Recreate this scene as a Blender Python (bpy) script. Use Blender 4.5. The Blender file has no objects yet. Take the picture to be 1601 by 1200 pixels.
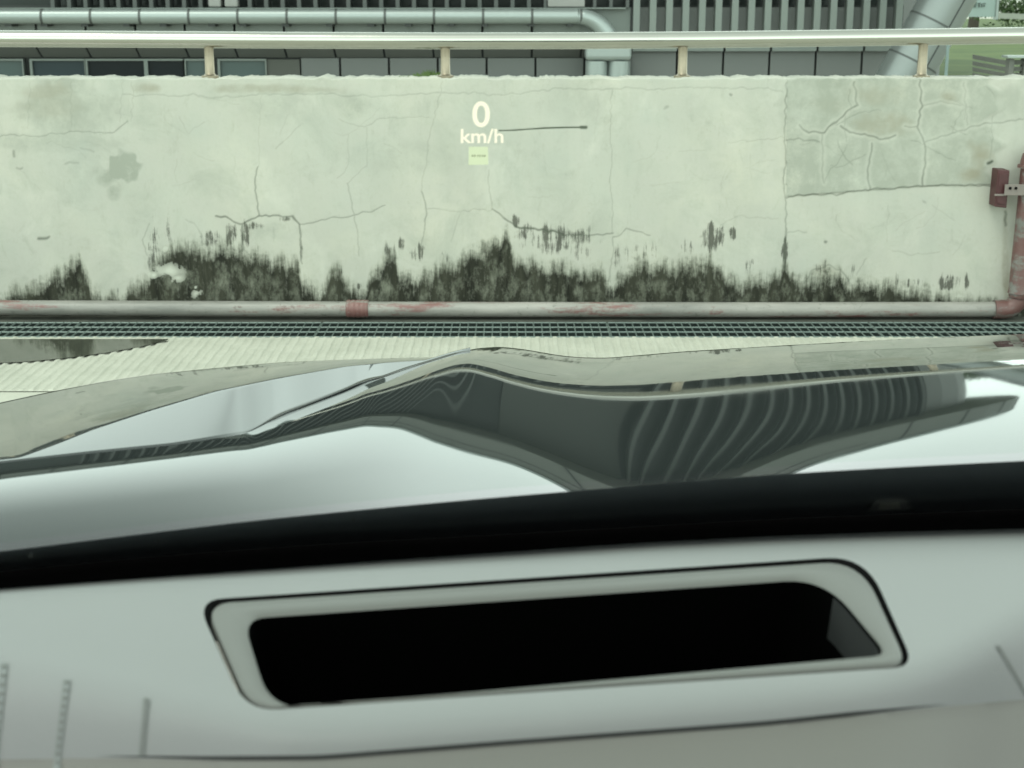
import bpy, bmesh, math, random
import numpy as np
from mathutils import Vector, Matrix
from mathutils import geometry as mgeo
from math import radians as R
random.seed(7); rng = np.random.default_rng(7)
SC = bpy.context.scene

# ------------------------------------------------------------------ camera, sky, sun, exposure
HC = 1.35                     # lens height above the deck
FPX = 2350.0                  # focal length in photo pixels (photo is 1601 px wide)
SP, CP = 606/math.hypot(606, FPX), FPX/math.hypot(606, FPX)
PITCH = math.atan2(606, FPX)
cam = bpy.data.cameras.new('camera'); camo = bpy.data.objects.new('camera', cam)
SC.collection.objects.link(camo); SC.camera = camo
camo.location = (0, 0, HC); camo.rotation_euler = (math.pi/2-PITCH, 0, 0)
cam.sensor_fit = 'HORIZONTAL'; cam.sensor_width = 36; cam.lens = FPX/1601*36
cam.clip_start = .02; cam.clip_end = 2000
cam.dof.use_dof = True; cam.dof.focus_distance = 2.6; cam.dof.aperture_fstop = 17.0

SUN_EL, SUN_AZ = 58, 215      # azimuth clockwise from +Y
world = bpy.data.worlds.new('World'); SC.world = world; world.use_nodes = True
wn = world.node_tree; bg = wn.nodes['Background']
sky = wn.nodes.new('ShaderNodeTexSky'); sky.sky_type = 'NISHITA'; sky.sun_disc = False
sky.sun_elevation = R(SUN_EL); sky.sun_rotation = R(SUN_AZ)
sky.air_density = 1.0; sky.dust_density = 4.0; sky.ozone_density = 1.0
hs = wn.nodes.new('ShaderNodeHueSaturation'); hs.inputs['Saturation'].default_value = .25
wn.links.new(sky.outputs[0], hs.inputs['Color']); # closed cloud cover over the clear-sky model, softly mottled
ctc = wn.nodes.new('ShaderNodeTexCoord'); cno = wn.nodes.new('ShaderNodeTexNoise'); cno.inputs['Scale'].default_value = 1.6; cno.inputs['Detail'].default_value = 5
wn.links.new(ctc.outputs['Generated'], cno.inputs['Vector'])
crp = wn.nodes.new('ShaderNodeValToRGB'); crp.color_ramp.elements[0].position = .3; crp.color_ramp.elements[1].position = .7
crp.color_ramp.elements[0].color = (7.2/9, 8.1/9, 7.8/9, 1); crp.color_ramp.elements[1].color = (8.4/9, 9.1/9, 8.9/9, 1)
wn.links.new(cno.outputs['Fac'], crp.inputs[0])
cmu = wn.nodes.new('ShaderNodeMix'); cmu.data_type = 'RGBA'; cmu.blend_type = 'MULTIPLY'; cmu.inputs[0].default_value = 1; cmu.inputs[7].default_value = (8.6, 8.6, 8.6, 1)
# the cover thins and glows towards the horizon, heavier overhead
sxyz = wn.nodes.new('ShaderNodeSeparateXYZ'); wn.links.new(ctc.outputs['Generated'], sxyz.inputs[0])
grd = wn.nodes.new('ShaderNodeMapRange'); grd.interpolation_type = 'SMOOTHSTEP'
grd.inputs['From Min'].default_value = .25; grd.inputs['From Max'].default_value = .85; grd.inputs['To Min'].default_value = 1.5; grd.inputs['To Max'].default_value = .6
wn.links.new(sxyz.outputs['Z'], grd.inputs['Value'])
csc = wn.nodes.new('ShaderNodeVectorMath'); csc.operation = 'SCALE'
wn.links.new(crp.outputs[0], csc.inputs[0]); wn.links.new(grd.outputs[0], csc.inputs['Scale']); wn.links.new(csc.outputs[0], cmu.inputs[6])
cmx = wn.nodes.new('ShaderNodeMix'); cmx.data_type = 'RGBA'; cmx.inputs[0].default_value = .8
wn.links.new(hs.outputs[0], cmx.inputs[6]); wn.links.new(cmu.outputs[2], cmx.inputs[7]); wn.links.new(cmx.outputs[2], bg.inputs[0])
bg.inputs[1].default_value = .15
sun = bpy.data.lights.new('sun', 'SUN'); suno = bpy.data.objects.new('sun', sun)
SC.collection.objects.link(suno); sun.energy = .6; sun.angle = R(20); sun.color = (1, .96, .9)
d = Vector((math.sin(R(SUN_AZ))*math.cos(R(SUN_EL)), math.cos(R(SUN_AZ))*math.cos(R(SUN_EL)), math.sin(R(SUN_EL))))
suno.rotation_euler = d.to_track_quat('Z', 'Y').to_euler()
SC.view_settings.view_transform = 'Standard'; SC.view_settings.look = 'None'
SC.view_settings.gamma = 1; SC.view_settings.exposure = 0.80
SC.render.engine = 'CYCLES'; SC.cycles.max_bounces = 8; SC.cycles.transparent_max_bounces = 12

# ------------------------------------------------------------------ helpers
def ray(u, v):
    """direction of the sight line through a photo pixel, scaled to Y"""
    dy = FPX*CP-(v-600)*SP; dz = -FPX*SP-(v-600)*CP
    return (u-800)/dy, dz/dy                    # X/Y and (Z-HC)/Y
def at(u, v, Y):
    a, m = ray(u, v); return (a*Y, Y, HC+m*Y)
def zf(v, Y): return HC+ray(0, v)[1]*Y
def xf(u, v, Y): return ray(u, v)[0]*Y
def proj(X, Y, Z):
    t = Z-HC; fw = Y*CP-t*SP
    return 800+FPX*X/fw, 600+FPX*(-Y*SP-t*CP)/fw

def link(o): SC.collection.objects.link(o); return o
def thing(name, label, cat, loc=(0, 0, 0), group=None, kind=None):
    o = link(bpy.data.objects.new(name, None)); o.location = loc; o.empty_display_size = .1
    o['label'] = label; o['category'] = cat
    if group: o['group'] = group
    if kind: o['kind'] = kind
    return o
def tag(o, label, cat=None, group=None, kind=None):
    o['label'] = label
    if cat: o['category'] = cat
    if group: o['group'] = group
    if kind: o['kind'] = kind
    return o
def wloc(o):
    v = Vector((0, 0, 0))
    while o is not None: v += o.location; o = o.parent
    return v
def obj(name, V, F, m, parent=None, smooth=False, origin=None):
    """one mesh object from world-space vertices; children keep world placement"""
    V = np.asarray(V, dtype=float).reshape(-1, 3)
    base = wloc(parent) if parent is not None else Vector((0, 0, 0))
    loc = Vector(origin) if origin is not None else Vector(V.mean(0))
    me = bpy.data.meshes.new(name)
    me.from_pydata([tuple(p) for p in (V-np.array(loc))], [], [tuple(int(i) for i in f) for f in F])
    me.materials.append(m)
    if smooth: me.polygons.foreach_set('use_smooth', [True]*len(me.polygons))
    me.update()
    o = link(bpy.data.objects.new(name, me)); o.parent = parent; o.location = loc-base
    return o
def struct(name, V, F, m, smooth=False):
    o = obj(name, V, F, m, None, smooth); o['kind'] = 'structure'; return o
class MB:
    def __init__(s): s.V = []; s.F = []
    def add(s, V, F):
        n = len(s.V); s.V += [tuple(p) for p in V]; s.F += [tuple(i+n for i in f) for f in F]; return s
    def box(s, x0, x1, y0, y1, z0, z1):
        V = [(x, y, z) for z in (z0, z1) for y in (y0, y1) for x in (x0, x1)]
        return s.add(V, [(0, 2, 3, 1), (4, 5, 7, 6), (0, 1, 5, 4), (2, 6, 7, 3), (0, 4, 6, 2), (1, 3, 7, 5)])
    def hexa(s, P):  # 8 corner points, order as box
        return s.add(P, [(0, 2, 3, 1), (4, 5, 7, 6), (0, 1, 5, 4), (2, 6, 7, 3), (0, 4, 6, 2), (1, 3, 7, 5)])
    def tube(s, pts, r, n=20, cap=True, rs=None):
        P = [Vector(p) for p in pts]; V = []; F = []
        up = Vector((0, 0, 1))
        for i, p in enumerate(P):
            t = ((P[min(i+1, len(P)-1)]-P[max(i-1, 0)])).normalized()
            a = t.cross(up)
            if a.length < .05: a = t.cross(Vector((0, 1, 0)))
            a.normalize(); b = a.cross(t).normalized()
            rr = rs[i] if rs else r
            V += [tuple(p+rr*(math.cos(2*math.pi*k/n)*a+math.sin(2*math.pi*k/n)*b)) for k in range(n)]
        for i in range(len(P)-1):
            for k in range(n):
                k2 = (k+1) % n; F.append((i*n+k, (i+1)*n+k, (i+1)*n+k2, i*n+k2))
        if cap: F.append(tuple(range(n))); F.append(tuple((len(P)-1)*n+k for k in reversed(range(n))))
        return s.add(V, F)
    def build(s, name, m, parent=None, smooth=False, origin=None):
        o = obj(name, s.V, s.F, m, parent, smooth, origin); return o
def bevel(o, w=.004, seg=2, ang=40):
    b = o.modifiers.new('bevel', 'BEVEL'); b.width = w; b.segments = seg; b.limit_method = 'ANGLE'; b.angle_limit = R(ang)
    return o
def smooth_by_angle(o, ang=40):
    me = o.data
    bm = bmesh.new(); bm.from_mesh(me)
    for f in bm.faces: f.smooth = True
    for e in bm.edges:
        if len(e.link_faces) == 2 and e.calc_face_angle(0) > R(ang): e.smooth = False
    bm.to_mesh(me); bm.free(); return o

# ------------------------------------------------------------------ materials
class NT:
    def __init__(s, name):
        s.m = bpy.data.materials.new(name); s.m.use_nodes = True; s.t = s.m.node_tree
        s.b = s.t.nodes['Principled BSDF']
    def n(s, typ, **kw):
        o = s.t.nodes.new(typ)
        for k, v in kw.items():
            if k.startswith('i_'): o.inputs[k[2:].replace('_', ' ')].default_value = v
            else: setattr(o, k, v)
        return o
    def l(s, a, b): s.t.links.new(a, b)
    def noise(s, scale, detail=4, rough=.55, vec=None, dist=0):
        o = s.n('ShaderNodeTexNoise'); o.inputs['Scale'].default_value = scale
        o.inputs['Detail'].default_value = detail; o.inputs['Roughness'].default_value = rough; o.inputs['Distortion'].default_value = dist
        if vec is not None: s.l(vec, o.inputs['Vector'])
        return o.outputs['Fac']
    def coords(s, scale=(1, 1, 1)):
        c = s.n('ShaderNodeTexCoord'); mp = s.n('ShaderNodeMapping'); mp.inputs['Scale'].default_value = scale
        s.l(c.outputs['Object'], mp.inputs['Vector']); return mp.outputs[0]
    def ramp(s, fac, a, b, c0=(0, 0, 0, 1), c1=(1, 1, 1, 1)):
        o = s.n('ShaderNodeValToRGB'); o.color_ramp.elements[0].position = a; o.color_ramp.elements[1].position = b
        o.color_ramp.elements[0].color = c0; o.color_ramp.elements[1].color = c1
        s.l(fac, o.inputs[0]); return o.outputs[0]
    def mth(s, op, a, b=None, clamp=False):
        o = s.n('ShaderNodeMath', operation=op, use_clamp=clamp)
        for k, x in enumerate((a, b)):
            if x is None: continue
            if isinstance(x, (int, float)): o.inputs[k].default_value = x
            else: s.l(x, o.inputs[k])
        return o.outputs[0]
    def mix(s, fac, a, b, bt='MIX'):
        o = s.n('ShaderNodeMix', data_type='RGBA', blend_type=bt)
        for idx, x in ((0, fac), (6, a), (7, b)):
            if isinstance(x, (int, float)): o.inputs[idx].default_value = x
            elif isinstance(x, tuple): o.inputs[idx].default_value = x if len(x) == 4 else x+(1,)
            else: s.l(x, o.inputs[idx])
        return o.outputs[2]
    def bump(s, h, strength=.3, dist=.01):
        o = s.n('ShaderNodeBump'); o.inputs['Strength'].default_value = strength; o.inputs['Distance'].default_value = dist
        s.l(h, o.inputs['Height']); s.l(o.outputs[0], s.b.inputs['Normal'])
    def col(s, x):
        if isinstance(x, tuple): s.b.inputs['Base Color'].default_value = x if len(x) == 4 else x+(1,)
        else: s.l(x, s.b.inputs['Base Color'])
ALB = .76
def simple(name, col, rough=.6, metal=0, var=.12, scale=6, bump=0, bscale=60, spec=None, coat=0, stretch=(1, 1, 1)):
    col = tuple(x*ALB*(.93 if name not in ('rail_steel',) else 1) for x in col)
    t = NT(name); c = t.coords(stretch)
    n = t.noise(scale, 5, .6, c)
    a = tuple(x*(1-var) for x in col); b = tuple(min(1, x*(1+var)) for x in col)
    t.col(t.mix(n, a, b)); t.b.inputs['Metallic'].default_value = metal
    t.l(t.mth('ADD', t.mth('MULTIPLY', n, .15), rough-.07), t.b.inputs['Roughness'])
    if spec is not None: t.b.inputs['Specular IOR Level'].default_value = spec
    if coat: t.b.inputs['Coat Weight'].default_value = coat; t.b.inputs['Coat Roughness'].default_value = .03
    if bump: t.bump(t.noise(bscale, 4, .6, c), bump, .004)
    return t.m
def emit(name, col, s):
    t = NT(name); s = s*.735; t.col((0, 0, 0)); t.b.inputs['Emission Color'].default_value = col+(1,); t.b.inputs['Emission Strength'].default_value = s
    t.b.inputs['Specular IOR Level'].default_value = 0
    return t.m

def wall_material():
    t = NT('weathered_plaster')
    at1 = t.n('ShaderNodeAttribute', attribute_name='marks'); at2 = t.n('ShaderNodeAttribute', attribute_name='tones')
    s1 = t.n('ShaderNodeSeparateColor'); t.l(at1.outputs['Color'], s1.inputs[0])
    s2 = t.n('ShaderNodeSeparateColor'); t.l(at2.outputs['Color'], s2.inputs[0])
    stain, crack, grey = s1.outputs; tan, flake, wisp = s2.outputs
    c = t.coords(); cs = t.coords((1, 1, .13))
    big = t.noise(1.6, 5, .6, c); mid = t.noise(9, 6, .65, c); fine = t.noise(55, 5, .7, c)
    streak = t.noise(38, 7, .76, t.coords((1, 1, .11))); streak2 = t.noise(19, 5, .6, cs); clump = t.noise(26, 6, .7, c)
    base = t.mix(t.ramp(big, .32, .68), (.49, .51, .475), (.625, .612, .545))
    base = t.mix(t.ramp(mid, .35, .75), base, (.55, .545, .505))
    base = t.mix(t.mth('MULTIPLY', t.ramp(fine, .52, .8), .22), base, (.38, .385, .345))
    bl = t.noise(4.2, 7, .72, c, .6)
    base = t.mix(t.mth('MULTIPLY', t.ramp(bl, .50, .66), .42), base, (.41, .435, .385))
    base = t.mix(t.mth('MULTIPLY', t.ramp(t.noise(13, 7, .75, t.coords((1, 1, .6)), .4), .56, .7), .35), base, (.37, .385, .33))
    base = t.mix(t.mth('MULTIPLY', t.ramp(t.noise(3.1, 6, .7, t.coords((1.2, 1, .8)), .3), .55, .66), .5), base, (.66, .655, .60))
    vs = t.mth('MULTIPLY', t.ramp(t.noise(7, 4, .6, t.coords((1, 1, .12))), .5, .8), .28)
    base = t.mix(vs, base, (.43, .455, .41))
    g = t.mth('MULTIPLY', grey, t.ramp(t.mth('ADD', mid, t.mth('MULTIPLY', fine, .3)), .38, .72), True)
    base = t.mix(g, base, (.385, .405, .36))
    base = t.mix(t.mth('MULTIPLY', tan, t.ramp(t.noise(5, 6, .7, c), .3, .6), True), base, (.36, .345, .28))
    # dark mould: the drawn outline frayed by upright streaks
    e = t.mth('ADD', stain, t.mth('MULTIPLY', t.mth('SUBTRACT', streak, .5), 1.7))
    e = t.mth('ADD', e, t.mth('MULTIPLY', t.mth('SUBTRACT', clump, .5), 1.0))
    mask = t.mth('MULTIPLY', t.ramp(e, .20, .74), t.mth('ADD', t.mth('MULTIPLY', t.ramp(stain, .02, .16), .9), .1), True)
    hair = t.noise(52, 5, .7, t.coords((1, 1, .10)))
    w = t.mth('ADD', t.mth('MULTIPLY', wisp, .98), t.mth('MULTIPLY', t.mth('SUBTRACT', hair, .5), 4.2))
    w = t.mth('ADD', w, t.mth('MULTIPLY', t.mth('SUBTRACT', clump, .5), 1.4))
    maskw = t.mth('MULTIPLY', t.ramp(w, .45, 1.3), t.ramp(wisp, .04, .45), True)
    mask = t.mth('MAXIMUM', mask, t.mth('MULTIPLY', maskw, .8))
    halo = t.mth('MULTIPLY', t.mth('MULTIPLY', t.ramp(t.mth('ADD', e, .32), .25, .85), .55), t.mth('ADD', t.ramp(stain, .0, .1), .12), True)
    base = t.mix(halo, base, (.31, .325, .265))
    dark = t.mix(t.ramp(streak2, .34, .68), (.014, .015, .011), (.060, .062, .046))
    dark = t.mix(t.mth('MULTIPLY', t.ramp(hair, .52, .8), .24), dark, (.17, .18, .145))
    dark = t.mix(t.mth('MULTIPLY', t.ramp(t.noise(22, 6, .75, t.coords((1, 1, .5))), .46, .7), t.ramp(stain, .78, .95), True), dark, (.215, .225, .185))
    colr = t.mix(mask, base, dark)
    colr = t.mix(t.mth('MULTIPLY', flake, t.ramp(t.mth('ADD', flake, t.mth('MULTIPLY', t.mth('SUBTRACT', clump, .5), 2.6)), .42, .5), True), colr, (.62, .63, .57))
    cf = t.mth('MULTIPLY', t.mth('POWER', crack, 1.25), t.mth('ADD', t.mth('MULTIPLY', mid, 1.4), .1), True)
    colr = t.mix(cf, colr, (.11, .125, .10))
    t.col(t.mix(1.0, colr, (.80, .79, .76), 'MULTIPLY')); t.b.inputs['Roughness'].default_value = .9; t.b.inputs['Specular IOR Level'].default_value = .2
    h = t.mth('ADD', t.mth('MULTIPLY', mid, .5), t.mth('MULTIPLY', fine, .35))
    h = t.mth('SUBTRACT', h, t.mth('MULTIPLY', crack, .4)); h = t.mth('SUBTRACT', h, t.mth('MULTIPLY', mask, .15))
    t.bump(h, .35, .006)
    return t.m

def pipe_material(name, red_bias=0.0, dk=1.0):
    t = NT(name); c = t.coords(); cl = t.coords((.16, 1, 1))
    a = t.noise(14, 6, .7, cl); b = t.noise(60, 5, .7, c); k = t.mth('ADD', a, t.mth('MULTIPLY', b, .25))
    base = t.mix(t.ramp(t.noise(9, 6, .7, cl), .3, .7), (.19, .19, .175), (.43, .41, .38))
    red = t.mix(b, (.19, .065, .062), (.29, .17, .155))
    colr = t.mix(t.ramp(k, .69-red_bias, .79-red_bias), base, red)
    colr = t.mix(t.mth('MULTIPLY', t.ramp(t.noise(30, 6, .75, c), .58, .68), .75), colr, (.13, .13, .11))
    t.col(t.mix(1.0, colr, (.78*dk, .77*dk, .76*dk), 'MULTIPLY')); t.b.inputs['Roughness'].default_value = .42
    t.bump(k, .4, .003); return t.m

def concrete(name, c0, c1, rough=.85, stain=.35, scale=3):
    c0 = tuple(x*ALB for x in c0); c1 = tuple(x*ALB for x in c1)
    t = NT(name); c = t.coords()
    a = t.noise(scale, 6, .65, c); b = t.noise(scale*14, 5, .7, c)
    colr = t.mix(t.ramp(a, .3, .7), c0, c1)
    colr = t.mix(t.mth('MULTIPLY', t.ramp(b, .5, .8), stain), colr, tuple(x*.55 for x in c0))
    t.col(colr); t.b.inputs['Roughness'].default_value = rough; t.bump(b, .3, .004); return t.m

def car_paint():
    t = NT('dark_car_paint'); c = t.coords()
    n = t.noise(900, 2, .5, c)
    t.col(t.mix(n, (.021, .025, .025), (.029, .034, .033)))
    t.b.inputs['Metallic'].default_value = 0; t.b.inputs['IOR'].default_value = 1.9
    sm = t.noise(6, 5, .65, t.coords((1, .35, 1)))            # faint wiping film, so the gloss is not perfectly even
    t.l(t.mth('ADD', t.mth('MULTIPLY', t.ramp(sm, .45, .75), .035), .022), t.b.inputs['Roughness'])
    return t.m

def soft_touch(name, col, rough=.62, bs=900):
    col = tuple(x*ALB*.96 for x in col)
    t = NT(name); c = t.coords()
    n = t.noise(bs, 3, .6, c); w = t.noise(5, 4, .6, c)
    t.col(t.mix(w, tuple(x*.95 for x in col), tuple(x*1.05 for x in col)))
    t.b.inputs['Roughness'].default_value = rough
    t.bump(n, .25, .0006); return t.m

M = {}
M['wall'] = wall_material()
M['pipe'] = pipe_material('chipped_pipe_paint', .0)
M['redpipe'] = pipe_material('red_pipe_paint', .16, .66)
M['coupling'] = pipe_material('red_coupling_paint', .16)
M['steel'] = simple('rail_steel', (.62, .61, .55), .13, 1, .05, 5)
M['post'] = simple('post_steel', (.42, .36, .27), .38, .8, .25, 30)
M['ground'] = concrete('pale_concrete', (.50, .50, .42), (.62, .61, .52), .85, .18)
M['ribbed'] = concrete('ribbed_concrete', (.50, .50, .42), (.64, .63, .54), .85, .3, 4)
M['trough'] = simple('drain_channel', (.03, .045, .04), .9, 0, .4, 20)
M['grate'] = simple('grate_metal', (.20, .25, .23), .5, .3, .35, 40)
M['wet'] = simple('wet_concrete', (.075, .08, .062), .02, 0, .3, 5, spec=1.0)
M['lawn'] = concrete('lawn', (.055, .10, .018), (.14, .19, .045), .9, .6, .6)
M['panel'] = simple('grey_cladding', (.185, .195, .188), .5, .2, .08, 1.5)
M['panel_light'] = simple('pale_cladding', (.24, .27, .25), .45, .3, .07, 1.5)
M['seam'] = simple('dark_backing', (.06, .066, .063), .8)
M['duct'] = simple('aluminium_duct', (.42, .47, .455), .36, .45, .06, 3)
M['glassdark'] = simple('dark_glazing', (.06, .07, .066), .15, 0, .35, .6, spec=.15)
M['glassteal'] = simple('teal_glazing', (.10, .14, .14), .1, 0, .15, 1)
M['fin'] = simple('fin_metal', (.105, .115, .11), .5, .2, .08, 2)
M['fascia'] = simple('fascia_panels', (.20, .215, .195), .6, 0, .12, 1.5)
M['soffit'] = simple('soffit', (.05, .055, .052), .8, 0, .2, 1)
M['sign'] = simple('sign_face', (.38, .48, .46), .4, 0, .04)
M['signtext'] = simple('sign_letters', (.11, .14, .13), .6)
M['bark'] = simple('bark', (.07, .06, .045), .9, 0, .3, 12)
M['leaf'] = simple('leaves', (.06, .105, .03), .6, 0, .45, 4)
M['leaf2'] = simple('grass_leaves', (.10, .17, .03), .6, 0, .3, 30)
M['benchwood'] = simple('weathered_slats', (.17, .175, .155), .8, 0, .25, 8, stretch=(1, 1, 6))
M['paint'] = car_paint()
M['black'] = simple('black_plastic', (.0035, .0035, .0035), .8, 0, .2, 40, spec=.1)
M['void'] = simple('hud_bin_black', (.0006, .0007, .0006), .95, 0, .1, 40, spec=.02)
M['binwall'] = simple('bin_wall', (.0065, .008, .0075), .7, 0, .1, 40)
M['frit'] = simple('black_ceramic_band', (.10, .118, .126), .35, 0, .3, 160, spec=.6)
M['dash'] = soft_touch('dash_leatherette', (.30, .308, .303), .58)
M['dash2'] = soft_touch('dash_lower_leatherette', (.20, .195, .175), .6)
M['trim'] = soft_touch('dash_trim', (.165, .168, .153), .5, 500)
M['slot'] = soft_touch('slot_shadow', (.25, .27, .26), .7)
M['liner'] = simple('headliner', (.05, .05, .05), .95)
M['hudwhite'] = emit('head_up_digits', (1.0, .92, .74), .98)
M['hudyellow'] = emit('head_up_panel', (.82, .90, .62), .80)
M['hudink'] = emit('head_up_ink', (.42, .45, .28), .5)
t = NT('tinted_glass'); t.t.nodes.remove(t.b)
tr = t.n('ShaderNodeBsdfTransparent'); tr.inputs[0].default_value = (.925, .968, .935, 1)
t.l(tr.outputs[0], t.t.nodes['Material Output'].inputs['Surface']); M['glass'] = t.m

# ------------------------------------------------------------------ deck, drain, lawn
YW = 6.40                       # front face of the parapet
GY0, GY1 = 5.985, 6.285         # drain slot
F4 = [(0, 1, 2, 3)]
V = []; F = []
def strip(y0, y1, z=0.0, x=400):
    n = len(V); V.extend([(-x, y0, z), (x, y0, z), (x, y1, z), (-x, y1, z)]); F.append((n, n+1, n+2, n+3))
strip(-300, GY0); strip(GY1, 900)
struct('ground', V, F, M['ground'])
mb = MB(); mb.add([(-60, GY0, 0), (60, GY0, 0), (60, GY0, -.1), (-60, GY0, -.1), (-60, GY1, -.1), (60, GY1, -.1), (60, GY1, 0), (-60, GY1, 0)],
                  [(0, 1, 2, 3), (3, 2, 5, 4), (4, 5, 6, 7)])
o = mb.build('drain_channel', M['trough']); o['kind'] = 'structure'
# ribbed concrete apron in front of the drain: one sheet with real ribs running towards the wall
xs = []; zs = []
x = -4.2
while x < 4.2:
    for dx, z in ((0, .003), (.006, .003), (.012, .009), (.024, .009), (.030, .003)):
        xs.append(x+dx); zs.append(z)
    x += .036
ys = np.concatenate([[5.12, 5.13], np.linspace(5.2, GY0-.02, 26), [GY0-.012, GY0-.004]])
V = []; F = []; n = len(xs)
for j, y in enumerate(ys):
    for i in range(n):
        k = 0 if (j == 0 or j == len(ys)-1) else 1
        V.append((xs[i]+.0016*math.sin(y*37+i//5), y, .0035+(zs[i]-.003)*k*(.75+.25*math.sin(i*.7+y*9))))
for j in range(len(ys)-1):
    for i in range(n-1): F.append((j*n+i, j*n+i+1, (j+1)*n+i+1, (j+1)*n+i))
struct('ribbed_paving', V, F, M['ribbed'])
# puddle lying over the ribs at the left
top = [(-420, 529.5), (0, 529.5), (120, 529.5), (262, 529.5)]
low = [(262, 531), (235, 538), (200, 545), (165, 551), (125, 556.5), (85, 561), (40, 565), (0, 567), (-60, 569), (-160, 567), (-420, 556)]
P = []
for (u, v) in top+low:
    a, m = ray(u, v); Y = (.0115-HC)/m; P.append((a*Y, Y, .0115))
struct('puddle', P, [tuple(range(len(P)))], M['wet'])
struct('pipe_shadow_strip', [(-60, GY1, .004), (60, GY1, .004), (60, YW+.05, .004), (-60, YW+.05, .004)], F4, concrete('pipe_shade_concrete', (.05, .052, .042), (.13, .13, .105), .9, .5, 8))  # dark sheet under the pipe: its underside shadow is put into the colour
# grate sections, connected lattices
def grate(x0, x1, label):
    p = .0345; nx = max(1, int(round((x1-x0)/p))); ny = 3; V = []; F = []
    for j in range(ny+1):
        for i in range(nx+1):
            V.append((x0+(x1-x0)*i/nx, GY0+.012+(GY1-GY0-.024)*j/ny, .001))
    for j in range(ny):
        for i in range(nx): F.append((j*(nx+1)+i, j*(nx+1)+i+1, (j+1)*(nx+1)+i+1, (j+1)*(nx+1)+i))
    o = obj('drain_grate', V, F, M['grate'])
    w = o.modifiers.new('wire', 'WIREFRAME'); w.thickness = .0085; w.use_even_offset = False; w.use_boundary = True
    return tag(o, label, 'drain grate', 'metal grates over the drain channel')
xs_ = [-3.9, -2.87, -1.84, -.81, .405, 1.52, 2.6, 3.9]
lab = ['grate section at the far left beyond the dark puddle', 'drain grate section directly behind the dark wet patch', 'drain grate section right of the wet patch, left of the red pipe coupling',
       'drain grate section below the red pipe coupling', 'drain grate section right of the visible joint, right of centre',
       'drain grate section before the lower foot of the red riser', 'drain grate section outside the red riser at the far right']
for i in range(7):
    if 0 < i: grate(xs_[i]+.003, xs_[i+1]-.003, lab[i])
    else: grate(xs_[i], xs_[i+1]-.003, lab[i])

# ------------------------------------------------------------------ parapet wall
def gs(arr, s, axis=0):
    if s <= 0: return arr
    r = int(3*s)+1; k = np.exp(-.5*(np.arange(-r, r+1)/s)**2); k /= k.sum()
    return np.apply_along_axis(lambda q: np.convolve(np.pad(q, r, mode='edge'), k, 'valid'), axis, arr)
def seg_dist(U, Vv, pts):
    best = np.full(U.shape, 1e9)
    for (x0, y0), (x1, y1) in zip(pts[:-1], pts[1:]):
        dx, dy = x1-x0, y1-y0; L = dx*dx+dy*dy+1e-9
        tt = np.clip(((U-x0)*dx+(Vv-y0)*dy)/L, 0, 1)
        best = np.minimum(best, np.hypot(U-x0-tt*dx, Vv-y0-tt*dy))
    return best
STAIN = [(-400, 455), (-150, 440), (-60, 462), (0, 463), (34, 452), (67, 442), (91, 424), (105, 410), (123, 402), (132, 427), (148, 451), (165, 466), (192, 467), (202, 447),
 (229, 434), (240, 402), (262, 392), (275, 372), (294, 381), (337, 383), (371, 387), (398, 390), (425, 405), (466, 405), (471, 438), (500, 447), (514, 424), (523, 414), (532, 412),
 (540, 436), (550, 451), (572, 448), (581, 424), (614, 397), (624, 424), (665, 430), (682, 420), (719, 404), (746, 385), (780, 375), (793, 362), (800, 395), (824, 410), (867, 408), (901, 415),
 (940, 419), (948, 441), (960, 440), (979, 420), (1002, 408), (1035, 412), (1070, 405), (1095, 402), (1110, 398), (1127, 419), (1161, 438), (1195, 434), (1219, 425), (1225, 406), (1235, 425), (1262, 434),
 (1296, 424), (1330, 436), (1381, 443), (1431, 448), (1482, 461), (1550, 470), (1600, 474), (1900, 460)]
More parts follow.
